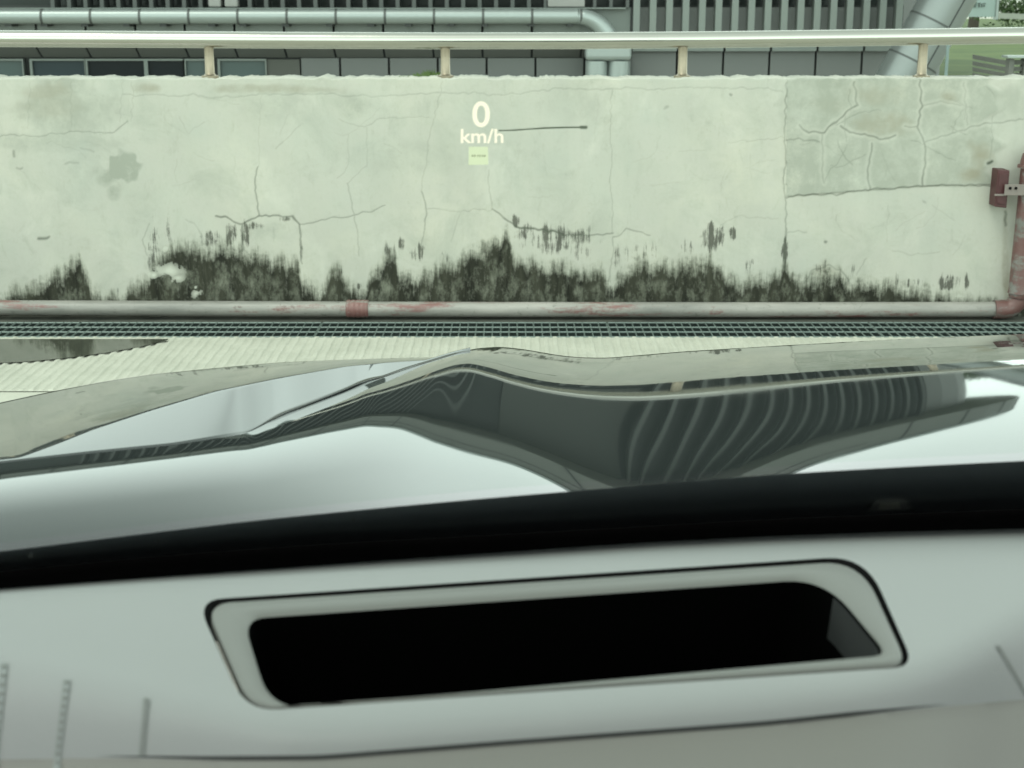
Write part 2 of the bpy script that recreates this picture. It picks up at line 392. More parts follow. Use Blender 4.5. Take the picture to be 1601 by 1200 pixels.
CR = [  # polyline, strength, half width in px
 ([(335, 337), (360, 342), (375, 350), (388, 345), (402, 339), (430, 336), (455, 337), (467, 351)], .9, 1.5),
 ([(467, 351), (500, 346), (540, 338), (575, 331), (600, 321)], .6, 1.1), ([(402, 262), (400, 300), (403, 340)], .75, 1.3), ([(408, 150), (403, 262)], .22, 1),
 ([(467, 351), (470, 380), (472, 412)], .8, 1.4), ([(378, 350), (380, 390)], .7, 2.2),
 ([(765, 262), (766, 300), (768, 325)], .4, 1.1), ([(768, 325), (785, 338), (803, 352)], .8, 1.4), ([(803, 352), (830, 357), (860, 360), (880, 367)], 1.0, 1.8),
 ([(880, 367), (920, 367), (957, 366)], .75, 1.3), ([(957, 372), (965, 370), (978, 360), (1000, 363), (1015, 366)], .6, 1.2), ([(957, 372), (960, 395), (950, 440)], .5, 1.4),
 ([(690, 126), (685, 160), (668, 230), (660, 300)], .3, 1), ([(660, 300), (665, 325), (663, 355), (658, 390)], .6, 1.2), ([(665, 325), (720, 330), (768, 326)], .35, 1.1),
 ([(545, 285), (550, 330), (558, 360), (562, 400)], .42, 1.1), ([(575, 200), (572, 260), (546, 285)], .28, 1), ([(955, 140), (956, 366)], .4, .9), ([(718, 330), (705, 375)], .25, 1),
 ([(190, 148), (300, 149), (335, 152), (400, 149), (440, 146), (520, 149), (600, 150), (690, 144), (790, 147), (870, 138), (950, 140), (1060, 137), (1200, 138), (1222, 146)], .38, 1.1),
 ([(0, 212), (60, 212), (120, 206), (180, 206), (200, 190)], .5, 1.1), ([(430, 232), (470, 196)], .3, 1), ([(530, 186), (570, 200), (590, 185), (670, 182)], .32, 1),
 ([(45, 128), (44, 200)], .25, 1), ([(110, 128), (112, 200)], .25, 1), ([(190, 128), (188, 190)], .22, 1), ([(205, 190), (208, 150), (204, 128)], .28, 1), ([(280, 180), (296, 210), (320, 190)], .25, 1),
 ([(1228, 126), (1227, 300), (1228, 420)], .62, 1.2), ([(1228, 308), (1280, 305), (1340, 299), (1380, 295), (1450, 291), (1556, 289)], .68, 1.3), ([(1228, 355), (1226, 420)], .7, 1.6),
 ([(1338, 165), (1325, 175), (1305, 190), (1290, 207), (1265, 208), (1250, 198)], .7, 1.6), ([(1333, 128), (1340, 165)], .6, 1.5), ([(1315, 195), (1330, 208), (1360, 212), (1375, 219), (1400, 210)], .75, 1.5),
 ([(1364, 225), (1356, 260), (1361, 295)], .65, 1.5), ([(1436, 124), (1441, 165), (1435, 200), (1446, 222), (1443, 290)], .7, 1.6), ([(1230, 217), (1282, 222)], .6, 1.4), ([(1415, 198), (1436, 200)], .5, 1.2),
 ([(1446, 222), (1480, 213), (1540, 191), (1600, 188)], .5, 1.4), ([(1286, 210), (1284, 260), (1290, 285)], .4, 1.3), ([(1505, 128), (1512, 195)], .35, 1.3), ([(1441, 165), (1470, 160), (1500, 165)], .35, 1.2),
 ([(1140, 222), (1228, 216)], .3, 1), ([(1060, 237), (1100, 235)], .2, 1), ([(1256, 442), (1268, 425), (1295, 415), (1315, 421), (1325, 440)], .6, 1.3), ([(1228, 362), (1260, 364)], .4, 1.2),
 ([(1338, 430), (1355, 405)], .35, 1.1), ([(1395, 390), (1425, 400), (1470, 395)], .3, 1.1), ([(1125, 352), (1150, 338), (1215, 342)], .25, 1.1),
 ([(230, 400), (222, 375), (232, 350)], .45, 1.1), ([(1570, 330), (1572, 352)], .8, 2.0),
 ([(780, 204), (800, 203.5), (850, 200), (885, 199), (915, 199)], 1.5, 1.2), ([(908, 199), (916, 199)], 1.5, 2.4),
 ([(1094, 370), (1122, 362), (1128, 375)], .4, 2), ([(60, 371), (75, 372)], .9, 2.4), ([(20, 238), (21, 246)], .6, 2.2), ([(26, 263), (34, 264)], .5, 1.8), ([(100, 255), (120, 256)], .4, 1.8), ([(125, 232), (145, 236)], .35, 1.6),
 ([(1542, 254), (1549, 250)], 1.1, 2.4), ([(1290, 378), (1292, 379)], .8, 2), ([(1040, 166), (1042, 166)], .5, 3), ([(1140, 146), (1142, 147)], .7, 2), ([(1442, 315), (1444, 316)], .5, 2)]
NCR = len(CR); rc = random.Random(3)
for (ua, ub, va, vb, n_, st) in ((1235, 1555, 130, 290, 16, .38), (10, 640, 130, 300, 16, .22), (640, 1220, 140, 330, 12, .16), (250, 480, 330, 400, 6, .4), (1240, 1550, 310, 440, 7, .22)):
    for _ in range(n_):
        x_, y_ = rc.uniform(ua, ub), rc.uniform(va, vb); a_ = rc.choice([0, 1.57, 1.2, 1.9, .3])+rc.uniform(-.3, .3); P_ = [(x_, y_)]
        for _k in range(rc.randint(2, 4)):
            a_ += rc.uniform(-.5, .5); L_ = rc.uniform(10, 26); x_ += L_*math.cos(a_); y_ += L_*math.sin(a_)
            if not (ua < x_ < ub and va < y_ < vb): break
            P_.append((x_, y_))
        if len(P_) > 1: CR.append((P_, st*rc.uniform(.6, 1.2), 1.0))
BL = [  # channel, centre u, v, radii, strength: tone patches of bare and patched plaster
 ('g', 112, 168, 75, 40, .75), ('g', 60, 222, 110, 14, .5), ('g', 193, 262, 22, 24, 1.5), ('g', 165, 278, 20, 14, 1.0), ('g', 178, 300, 12, 14, .9), ('g', 148, 268, 10, 10, .6), ('g', 560, 160, 26, 24, .7),
 ('g', 1280, 175, 55, 45, 1.0), ('g', 1390, 250, 150, 42, .75), ('g', 1480, 190, 90, 60, .6), ('g', 425, 165, 60, 30, .3), ('g', 900, 160, 60, 24, .25), ('g', 660, 245, 120, 26, .3), ('g', 425, 360, 30, 16, .6), ('g', 1560, 160, 50, 30, .6),
 ('t', 1380, 195, 45, 22, .9), ('t', 1375, 150, 40, 18, .5), ('t', 1482, 150, 20, 14, .9), ('t', 1530, 243, 24, 28, 1.1), ('t', 1520, 272, 22, 14, 1.1), ('t', 235, 137, 26, 9, .9), ('t', 400, 138, 90, 7, .7), ('t', 500, 140, 60, 6, .4),
 ('t', 60, 145, 40, 12, .5), ('t', 80, 165, 60, 18, .3), ('t', 1572, 400, 5, 75, .9), ('t', 1290, 425, 24, 16, .6), ('t', 1290, 165, 30, 16, .3),
 ('f', 262, 424, 26, 13, 1.6), ('f', 240, 430, 9, 8, 1.5), ('f', 258, 388, 8, 9, 1.6), ('f', 278, 434, 14, 8, 1.3), ('f', 306, 458, 9, 8, 1.5), ('f', 305, 449, 5, 6, 1.2), ('f', 76, 442, 7, 9, .9), ('f', 550, 430, 9, 12, .9), ('f', 1500, 463, 22, 7, .9),
 ('w', 240, 380, 12, 48, .9), ('w', 262, 368, 8, 34, .6), ('w', 362, 368, 9, 26, .9), ('w', 382, 365, 8, 28, 1.0), ('w', 320, 375, 26, 16, .6), ('w', 470, 385, 8, 30, .7), ('w', 400, 352, 20, 8, .7), ('w', 445, 342, 14, 6, .8),
 ('w', 610, 400, 14, 30, .7), ('w', 627, 378, 8, 12, .8), ('w', 655, 395, 14, 26, .8), ('w', 692, 405, 10, 16, .7), ('w', 870, 372, 55, 24, .62), ('w', 805, 345, 6, 12, .8), ('w', 845, 365, 40, 14, .7), ('w', 960, 400, 14, 30, .3), ('w', 1000, 395, 50, 22, .45), ('w', 1070, 390, 14, 24, .7),
 ('w', 1110, 378, 16, 26, 1.0), ('w', 1128, 370, 12, 18, .9), ('w', 1145, 366, 7, 10, 1.1), ('w', 1102, 362, 6, 10, .8), ('w', 1226, 395, 6, 36, .9), ('w', 1285, 420, 18, 12, .7), ('w', 1175, 418, 12, 18, .5), ('w', 1400, 435, 4, 20, .7),
 ('w', 1482, 443, 24, 14, .9), ('w', 1510, 440, 5, 16, 1), ('w', 1425, 442, 20, 10, .6), ('w', 82, 430, 6, 20, .6), ('w', 183, 455, 5, 10, .8), ('w', 905, 395, 26, 22, .4), ('w', 1330, 425, 10, 14, .4), ('w', 560, 448, 30, 8, .7)]
xsw = np.concatenate([np.linspace(-6, -2.5, 30)[:-1], np.arange(-2.5, 2.5, .0042), np.linspace(2.5, 6, 30)])
ZTOP = zf(121.5, YW)
zsw = np.linspace(-.02, ZTOP, 250)
X, Z = np.meshgrid(xsw, zsw)
U, Vp = proj(X, YW+0*X, Z)
T = np.interp(U, [p[0] for p in STAIN], [p[1] for p in STAIN])
T = T+np.interp(U, np.arange(4000)*1.-1000, gs(rng.standard_normal(4000), 5)*14)
stain = np.clip((Vp-T)/46+.27, 0, 1)*(Vp > T-30); stain = np.clip(stain, 0, .95)
crack = np.zeros_like(X)
nz1 = gs(rng.standard_normal(4000), 3)*3; nz2 = gs(rng.standard_normal(4000), 9)*6
jx = np.interp(Vp, np.arange(4000)*1.-1000, nz1*.9+nz2*.5); jy = np.interp(U, np.arange(4000)*1.-1000, (nz1+nz2*.7)[::-1])
for pts, s_, w_ in CR:
    straight = s_ > 1.2
    dd = seg_dist(U+(0 if straight else jx), Vp+(0 if straight else jy), pts)
    crack = np.maximum(crack, s_*np.clip(1.25-dd/(w_*1.25), 0, 1))
ch = {'g': np.zeros_like(X), 't': np.zeros_like(X), 'f': np.zeros_like(X), 'w': np.zeros_like(X)}
def field(sg):
    f = gs(gs(rng.standard_normal(X.shape), sg, 0), sg, 1); return f/f.std()
wob = .17*field(16)+.13*field(6)+.09*field(2.5)
for c_, cu, cv, ru, rv, s_ in BL:
    rr = np.hypot((U-cu)/ru, (Vp-cv)/rv)+wob
    ch[c_] = np.maximum(ch[c_], s_*np.clip((1.05-.8*rr)*.65 if c_ == 'f' else (5.2-5*rr) if s_ > 1.4 else (1.6-1.35*rr), 0, 1))
inb = np.clip((1562+9*np.sin(Vp*.09)+5*np.sin(Vp*.23)-U)/14, 0, 1)*((U > 1229) & (Vp < np.interp(U, [1228, 1340, 1450, 1600], [307, 298, 290, 288])))
ch['g'] = np.maximum(ch['g'], .85*inb)
near = np.full(X.shape, 99.)
for pts, s_, w_ in CR[:NCR]:
    if min(p[0] for p in pts) > 1235 and max(p[1] for p in pts) < 300 and s_ > .28: near = np.minimum(near, seg_dist(U+jx, Vp+jy, pts))
pale = np.clip(1-(near-3.5)/4, 0, 1)*inb; ch['g'] *= 1-.55*pale; ch['t'] *= 1-.5*pale
topz = .006*np.sin(xsw*23)+.004*np.sin(xsw*71+1)+.004*rng.standard_normal(len(xsw)).cumsum()*.02
jag = np.convolve(rng.standard_normal(len(xsw)), np.ones(9)/9, 'same')*.007
Yf = YW+.0035*np.sin(X*5)*np.cos(Z*7)+.003*np.sin(X*17+Z*11)-.004*inb
Zt = Z.copy(); k = (Z-ZTOP+.02)/.02; Zt += np.where(k > 0, k, 0)*(jag-.003)[None, :]
nX, nZ = len(xsw), len(zsw)
rows = [np.stack([X, Yf, Zt], -1).reshape(-1, 3)]
Yt = [YW+.05, YW+.1, YW+.15, YW+.2]
for y_ in Yt: rows.append(np.stack([xsw, 0*xsw+y_+jag, Zt[-1]+.002+.5*np.roll(jag, 40)], -1))
rows.append(np.stack([xsw, 0*xsw+YW+.2, 0*xsw-.02], -1))
Vw = np.concatenate(rows); nr = nZ+len(Yt)+1
i = np.arange(nX-1)[None, :]; j = np.arange(nr-1)[:, None]; b0 = j*nX+i
Fq = np.stack([b0, b0+1, b0+nX+1, b0+nX], -1).reshape(-1, 4)
def fast_mesh(name, V, Fq, m, smooth=True, parent=None, origin=(0, 0, 0)):
    me = bpy.data.meshes.new(name); V = np.asarray(V, float)-np.array(origin); Fq = np.asarray(Fq)
    me.vertices.add(len(V)); me.vertices.foreach_set('co', V.astype(np.float32).ravel())
    me.loops.add(Fq.size); me.loops.foreach_set('vertex_index', Fq.astype(np.int32).ravel())
    me.polygons.add(len(Fq)); me.polygons.foreach_set('loop_start', np.arange(0, Fq.size, Fq.shape[1], dtype=np.int32))
    me.polygons.foreach_set('loop_total', np.full(len(Fq), Fq.shape[1], np.int32))
    me.update(calc_edges=True); me.validate()
    me.polygons.foreach_set('use_smooth', [smooth]*len(me.polygons)); me.materials.append(m)
    o = link(bpy.data.objects.new(name, me)); o.parent = parent
    o.location = Vector(origin)-(wloc(parent) if parent is not None else Vector((0, 0, 0)))
    return o
wall = fast_mesh('parapet_wall', Vw, Fq, M['wall'])
tag(wall, 'low cream plaster parapet wall, cracked, black mould along its foot', 'wall')
pad = (len(Yt)+1)*nX
def cattr(me, name, r, g, b):
    a = me.attributes.new(name, 'FLOAT_COLOR', 'POINT')
    C = np.zeros((len(me.vertices), 4), np.float32); C[:, 3] = 1
    for k_, q in enumerate((r, g, b)): C[:q.size, k_] = q.ravel()
    a.data.foreach_set('color', C.ravel())
cattr(wall.data, 'marks', stain, crack, ch['g']); cattr(wall.data, 'tones', ch['t'], ch['f'], ch['w'])

# weed tuft on the wall top
mb = MB()
for k in range(150):
    u = random.gauss(668, 20); 
    if not 625 < u < 705: continue
    bx, _, _ = at(u, 118, YW+.16); h = random.uniform(.012, .038)*max(.25, 1-abs(u-672)/42); dx = random.uniform(-.02, .02); y = YW+.13+random.uniform(-.03, .05); w = .0025
    z0 = ZTOP-.004
    mb.add([(bx-w, y, z0), (bx+w, y, z0), (bx+dx*.5+w, y+.004, z0+h*.6), (bx+dx, y+.006, z0+h), (bx+dx*.5-w, y+.004, z0+h*.6)], [(0, 1, 2, 3, 4)])
o = mb.build('weed_tuft', M['leaf2']); tag(o, 'small green weed tuft growing on the wall top beside a rail post', 'weeds', kind='stuff')

# ------------------------------------------------------------------ railing
YR = YW+.09
rail = thing('railing', 'polished steel tube railing on short posts along the top of the parapet wall', 'railing', (0, YR, ZTOP))
pts = []
for u, v in ((-2600, 56), (-300, 58.5), (0, 60), (200, 61), (450, 62.5), (700, 63.5), (900, 63.3), (1100, 61.7), (1300, 59.2), (1450, 57.3), (1600, 55.2), (1900, 51), (4200, 30)):
    pts.append(at(u, v, YR))
mb = MB(); mb.tube(pts, .0345, 32); smooth_by_angle(mb.build('top_rail', M['steel'], rail, True))
for u in (-775, -407, -39, 328, 696, 1066, 1440, 1812):
    b = at(u, 119, YR); vt = np.interp(u, [-800, 0, 700, 1066, 1440, 1812], [56, 60, 63.5, 62, 57.5, 52]); tp = at(u, vt, YR)
    x0 = b[0]; mb = MB()
    mb.tube([(x0, YR, ZTOP-.006), (x0, YR, ZTOP+.006), (x0, YR, ZTOP+.007), (x0, YR, ZTOP+.014), (x0, YR, tp[2]-.045), (x0, YR, tp[2]-.02)], .02, 20, True, [.036, .036, .027, .0205, .0195, .0215])
    smooth_by_angle(mb.build('post', M['post'], rail, True), 50)

# ------------------------------------------------------------------ fire pipe at the wall foot, riser, plate
YP = 6.335
hp = thing('fire_pipe', 'long chipped white and red pipe lying along the foot of the parapet wall', 'pipe', (0, YP, .0))
xr = xf(1590, 480, YP)
pts = [(-6, YP, .056), (xf(0, 480, YP), YP, .055), (xf(400, 480, YP), YP, .051), (xf(800, 480, YP), YP, .047), (xf(1200, 480, YP), YP, .046), (xr-.10, YP, .048)]
mb = MB(); mb.tube(pts, .0325, 28); smooth_by_angle(mb.build('pipe_run', M['pipe'], hp, True), 50)
mb = MB(); x0, x1 = xf(541, 484, YP), xf(576, 484, YP)
N = 14; pts = [(x0+(x1-x0)*i/N, YP, .0505) for i in range(N+1)]
mb.tube(pts, .04, 28, True, [.0345 if i in (0, N) else (.0385 if i % 3 else .0365) for i in range(N+1)]); smooth_by_angle(mb.build('coupling', M['coupling'], hp, True), 30)
rp = thing('riser_pipe', 'thick red and white upright pipe standing at the right end of the wall', 'pipe', (xr, YP, 0))
# elbow
pts = [(xr-.10, YP, .048)]+[(xr-.055+.055*math.sin(a), YP, .048+.055*(1-math.cos(a))) for a in np.linspace(0, math.pi/2, 9)]+[(xr, YP, .13)]
mb = MB(); mb.tube(pts, .038, 26, True, [.041]*2+[.040]*8+[.042]); smooth_by_angle(mb.build('elbow', M['redpipe'], rp, True), 50)
zt = zf(232, YP)
mb = MB(); mb.tube([(xr, YP, .12), (xr, YP, .13), (xr+.004, YP, .4), (xr+.006, YP, zf(262, YP))], .041, 28, True, [.046, .043, .042, .041]); smooth_by_angle(mb.build('riser', M['redpipe'], rp, True), 50)
mb = MB(); mb.tube([(xr+.006, YP, zf(262, YP)), (xr+.006, YP, zf(257, YP)), (xr+.006, YP, zf(256.5, YP)), (xr+.006, YP, zf(252, YP)), (xr+.006, YP, zf(240, YP)), (xr+.006, YP, zf(233, YP)), (xr+.012, YP, zf(228, YP))], .04, 28, True, [.054, .054, .044, .044, .037, .025, .012])
smooth_by_angle(mb.build('flange', M['redpipe'], rp, True), 40)
# strap with bolt holes
zs0, zs1 = zf(303, YP), zf(286, YP)
mb = MB(); mb.box(xf(1571, 295, YP-.05), xr-.02, YP-.046, YP-.041, zs0, zs1)
mb.box(xf(1556, 303, YP-.05), xf(1574, 303, YP-.05), YP-.04, YP-.036, zs0-.003, zs0+.005)
bevel(mb.build('strap', simple('strap_metal', (.27, .23, .21), .7), rp), .001)
for u in (1579, 1588):
    mb = MB(); x0 = xf(u, 294, YP-.05); z0 = zf(294, YP-.05); mb.tube([(x0, YP-.047, z0), (x0, YP-.052, z0)], .006, 10); mb.build('bolt', M['black'], rp)
pl = thing('red_box', 'small tilted dark red metal box fixed to the wall beside the red riser pipe', 'box', at(1566, 322, YP-.01))
def tilt(u, v, y): return at(u, v, y)
mb = MB(); yb, yfn = YW-.002, YP-.02
q = [(1554.5, 323), (1573.5, 325), (1560, 265), (1578.5, 266)]
P = [tilt(q[0][0], q[0][1], yfn), tilt(q[1][0], q[1][1], yfn)]; P += [(p[0], yb, p[2]) for p in P]
P2 = [tilt(q[2][0], q[2][1], yfn), tilt(q[3][0], q[3][1], yfn)]; P2 += [(p[0], yb, p[2]) for p in P2]
mb.hexa(P+P2); redm = simple('old_red_paint', (.085, .024, .026), .5, 0, .5, 30, bump=.3)
bevel(mb.build('case', redm, pl), .004)
mb = MB()
P = [tilt(1558, 318, yfn-.004), tilt(1571.5, 320, yfn-.004)]; P += [(p[0], yfn+.002, p[2]) for p in P]
P2 = [tilt(1562, 270, yfn-.004), tilt(1575.5, 271, yfn-.004)]; P2 += [(p[0], yfn+.002, p[2]) for p in P2]
mb.hexa(P+P2); bevel(mb.build('lid', redm, pl), .002)

# ------------------------------------------------------------------ building across the way
YB = 24.0
bd = thing('louvred_building', 'grey clad building with upright fins, dark glazing and rounded concrete eave behind the railing', 'building', (0, YB, 0))
def X_(u): return xf(u, 60, YB)
def Zb(v): return zf(v, YB)
XL, XR = -26.0, X_(1415)
# lower cladding left: individual cassettes over a dark backing
def cassettes(name, edges, y0, z0, z1, mat, gap=.035, y1=None, th=.06):
    y1 = y0 if y1 is None else y1; mb = MB()
    for a, b in zip(edges[:-1], edges[1:]):
        mb.hexa([(a+gap/2, y0, z0), (b-gap/2, y0, z0), (a+gap/2, y0+th, z0), (b-gap/2, y0+th, z0), (a+gap/2, y1, z1), (b-gap/2, y1, z1), (a+gap/2, y1+th, z1), (b-gap/2, y1+th, z1)])
    return mb.build(name, mat, bd)
pitch = .767
eL = [X_(985)-k*pitch for k in range(0, 37)][::-1]
mb = MB(); mb.box(XL, XR, YB+.22, YB+.9, -.05, Zb(8)); mb.build('base_wall', M['seam'], bd)
i0 = X_(470)
lowE = [e for e in eL if e > i0-.1]; cassettes('lower_cladding', [X_(466)]+[e+.06 for e in lowE if e > X_(475)], YB+.1, -.04, Zb(91), M['panel'])
cassettes('sloped_cladding', [e for e in eL], YB+.1, Zb(91)+.01, Zb(68), M['panel'], y1=YB-.28)
cassettes('upper_cladding', [e for e in eL], YB-.12, Zb(66), Zb(13.5), M['panel_light'])
mb = MB(); mb.box(XL, X_(975), YB-.3, YB+.2, Zb(13.3), Zb(11.5)); mb.build('ledge', M['panel_light'], bd)
M['glassnight'] = simple('unlit_glazing', (.02, .026, .03), .1, 0, .3, .8, spec=.2)
wins = [(-330, -240, 'glassdark'), (-235, -150, 'glassteal'), (-145, -60, 'glassdark'), (-52, 28, 'glassteal'), (44, 126, 'glassdark2'), (131, 220, 'glassdark'), (226, 282, 'glassdark'), (286, 316, 'glassteal'), (340, 411, 'glassteal')]
M['glassdark2'] = simple('slate_glazing', (.05, .07, .08), .1, 0, .3, 1, spec=.25)
for a, b, g in wins:
    mb = MB(); x0, x1 = X_(a), X_(b); z0, z1 = -.02, Zb(95)
    mb.box(x0, x1, YB+.14, YB+.16, z0, z1); w = mb.build('window', M['glassnight' if g == 'glassdark' else g], bd)
    mb = MB(); mb.box(x0-.04, x0, YB+.08, YB+.2, z0, z1+.03); mb.box(x1, x1+.02, YB+.08, YB+.2, z0, z1+.03); mb.box(x0, x1, YB+.08, YB+.2, z1, z1+.03)
    mb.build('frame', M['panel_light'], w)
mb = MB(); mb.box(X_(412), X_(465), YB+.12, YB+.2, -.02, Zb(93)); mb.build('door_panel', simple('brown_grey_panel', (.10, .105, .09), .6), bd)
# aluminium duct along the facade with elbow and twin down ducts
dk = thing('ventilation_duct', 'pale round aluminium duct running along the grey facade and turning down', 'duct', (X_(940), YB-.5, 0))
yd = YB-.42; zc = zf(25.5, yd); rd = .112
mb = MB(); xe = xf(903, 26, yd); mb.tube([(XL, yd, zc), (xe, yd, zc)], rd, 24, False); smooth_by_angle(mb.build('duct_run', M['duct'], dk, True), 50)
for k in range(0, 33):
    x0 = xf(908-k*76.5, 26, yd)
    if x0 > XL: mb = MB(); mb.tube([(x0-.018, yd, zc), (x0+.018, yd, zc)], rd+.006, 24, True); mb.build('collar', M['fin'], dk)
for k in range(0, 22):
    x0 = xf(890-k*63+random.uniform(-8, 8), 26, yd); mb = MB(); mb.box(x0-.05, x0+.05, yd-.03, YB-.13, zc-rd-.035, zc-rd+.02); mb.build('bracket', M['seam'], dk)
Re = .5
arc = [(xe+Re*math.sin(a), yd, zc-Re*(1-math.cos(a))) for a in np.linspace(0, math.pi/2, 10)]
mb = MB(); mb.tube(arc+[(xe+Re, yd, zc-Re-.15)], rd*1.15, 24, True, [rd+(.05*i/9) for i in range(11)]); mb.build('elbow', M['duct'], dk, True)
for u in (932.5, 967.5):
    mb = MB(); x0 = xf(u, 90, yd); mb.tube([(x0, yd, -.02), (x0, yd, Zb(93))], .172, 28, True); smooth_by_angle(mb.build('down_duct', M['duct'], dk, True), 50)
mb = MB(); x0, x1 = xf(914, 85, yd), xf(986, 85, yd); mb.box(x0, x1, yd-.18, yd+.2, Zb(93)+.004, Zb(66)); bevel(mb.build('duct_box', M['duct'], dk), .07, 3)
# right bay
mb = MB(); eR = [X_(985)+.02+k*.725 for k in range(0, 7)]; eR = [e for e in eR if e < X_(1400)]+[X_(1405)]
cassettes('lower_cladding_right', eR, YB+.1, -.04, Zb(80), M['panel'])
cassettes('ledge_cladding', eR, YB-.02, Zb(79.5), Zb(66), M['panel_light'])
mb = MB(); mb.box(X_(985), X_(1405), YB-.05, YB+.2, Zb(65), Zb(11)); mb.build('bay_wall', M['panel'], bd)
mb = MB(); mb.box(X_(905), X_(984), YB-.1, YB+.2, Zb(60), Zb(11)); mb.build('bay_end', M['panel_light'], bd)
# dark glazing above, up to the eave
ZE0, ZE1 = 5.15, 6.15
mb = MB(); mb.box(XL, XR, YB+.35, YB+.45, Zb(10), ZE0+.3); mb.build('upper_glazing', M['glassdark'], bd)
mb = MB(); mb.box(X_(895), X_(1030), YB+.05, YB+.34, 1.9, ZE0); mb.build('blank_panel', simple('blank_panel', (.06, .067, .06), .6, 0, .2, .8), bd)
def fin(x, z0, z1, w=.07, d0=.3):
    mb = MB(); mb.box(x-w/2, x+w/2, YB-d0, YB+.12, z0, z1); return mb.build('fin', M['fin'], bd)
x = X_(992); tall = None
while x < XR-.05:
    mb = MB(); mb.box(x-.05, x+.05, YB-.26, YB-.052, Zb(50), 1.48); mb.build('cladding_rib', M['panel_light'], bd)
    if x > X_(1040): fin(x, 1.484, ZE0-.01, .05, .2)
    x += .252
x = X_(978)
while x > -7.2:
    u_ = 800+x/.00996
    if u_ > 840: fin(x, Zb(11.3), 1.75, .05, .22)
    else: fin(x, Zb(11.3), ZE0-.01, .06, .22)
    x -= .252 if u_ > 100 else .34
# equipment boxes seen between the fins
for a, b in ((333, 352), (358, 378), (855, 912)):
    mb = MB(); mb.box(X_(a), X_(b), YB-.27, YB-.06 if a < 800 else YB-.24, Zb(10.5), Zb(-6)); bevel(mb.build('service_box', simple('box_face', (.36, .36, .34), .6), bd), .02)
# rounded eave: plan curve extruded, fascia + soffit
plan = [(XL, 22.3), (X_(1300), 22.3)]
cx, cy, rx, ry = X_(1300), 27.3, 3.3, 5.0
for a in np.linspace(-math.pi/2, math.pi/2, 21)[1:]: plan.append((cx+rx*math.cos(a), cy+ry*math.sin(a)))
plan.append((XL, 32.3))
mb = MB(); n = len(plan)
mb.add([(x, y, ZE0) for x, y in plan]+[(x, y, ZE1) for x, y in plan], [tuple(range(n))[::-1], tuple(range(n, 2*n))]+[(i, (i+1) % n, n+(i+1) % n, n+i) for i in range(n)])
eave = mb.build('eave', M['fascia'], bd)
# upper lip and panel joints
mb = MB(); mb.add([(x+(.0), y-.12 if y < 27 else y+.12, ZE1+.002) for x, y in plan]+[(x, y-.12 if y < 27 else y+.12, ZE1+.14) for x, y in plan], [tuple(range(n))[::-1], tuple(range(n, 2*n))]+[(i, (i+1) % n, n+(i+1) % n, n+i) for i in range(n)])
mb.build('eave_coping', M['duct'], bd)
mb = MB()
x = XL+1
while x < X_(1300): mb.box(x-.015, x+.015, 22.27, 22.3-.003, ZE0, ZE1); x += 1.2
for i in range(2, 20, 2):
    x, y = plan[i]; mb.tube([(x, y, ZE0), (x, y, ZE1)], .02, 6)
mb.box(XL, X_(1300), 22.275, 22.297, ZE0+.62, ZE0+.65)
mb.build('panel_joints', M['seam'], bd)
# rounded glazed end wall below the eave
mb = MB(); P = [(X_(1330)+2.2*math.cos(a), 27.3+2.9*math.sin(a)) for a in np.linspace(-math.pi/2+.35, math.pi/2, 12)]; n = len(P)
mb.add([(x, y, -.04) for x, y in P]+[(x, y, ZE0-.01) for x, y in P], [(i, i+1, n+i+1, n+i) for i in range(n-1)])
mb.build('end_wall', M['panel'], bd)

# leaning column
YC = 22.0
lc = thing('leaning_column', 'fat pale grey metal clad column leaning to the right before the lawn', 'column', at(1411, 119, YC))
p0, p1 = Vector(at(1413, 119, YC)), Vector(at(1480, 0, YC)); dv = (p1-p0); 
b0 = p0-dv*(p0.z+.03)/dv.z; b1 = p0+dv*((ZE0-p0.z)/dv.z)
def on(z): return tuple(p0+dv*((z-p0.z)/dv.z))
mb = MB(); mb.tube([on(-.03), on(ZE0)], .37, 40, False); smooth_by_angle(mb.build('shaft', simple('column_metal', (.29, .32, .31), .34, .45, .08, 2), lc, True), 50)
for v in (96, 36, -30):
    z = zf(v, YC); mb = MB(); mb.tube([on(z-.012), on(z+.012)], .376, 40, False); mb.build('joint_ring', M['fin'], lc, True)
ax = dv.normalized(); side = ax.cross(Vector((0, -1, 0))).normalized(); frontv = Vector((0, -1, 0))
a1 = on(-.03); a2 = on(ZE0); off = (side*-.13*-1+frontv*.345)
mb = MB()
mb.tube([tuple(Vector(a1)+off), tuple(Vector(a2)+off)], .012, 6); mb.build('seam_strip', M['seam'], lc)

# lawn beyond, sign, hedge, path, slatted fence, thin post
V = [(X_(1400)+.5, 27.0, .004), (60, 27.0, .004), (60, 75, .3), (14, 75, .3)]
struct('lawn', V, F4, M['lawn'])
sg = thing('sign_board', 'pale blue-green notice board standing on the lawn beyond the leaning column', 'sign', at(1532, 28, 44))
Ys = 44.0
mb = MB(); mb.box(xf(1496, 14, Ys), xf(1556, 14, Ys), Ys, Ys+.15, zf(26, Ys), zf(-45, Ys)); mb.build('board', M['sign'], sg)
mb = MB(); mb.box(xf(1556, 14, Ys)+.004, xf(1560, 14, Ys), Ys-.05, Ys+.2, zf(30, Ys), zf(-47, Ys)); mb.build('frame', M['duct'], sg)
mb = MB(); mb.box(xf(1492, 14, Ys), xf(1496, 14, Ys)-.004, Ys-.05, Ys+.2, zf(30, Ys), zf(-47, Ys)); mb.build('frame', M['duct'], sg)
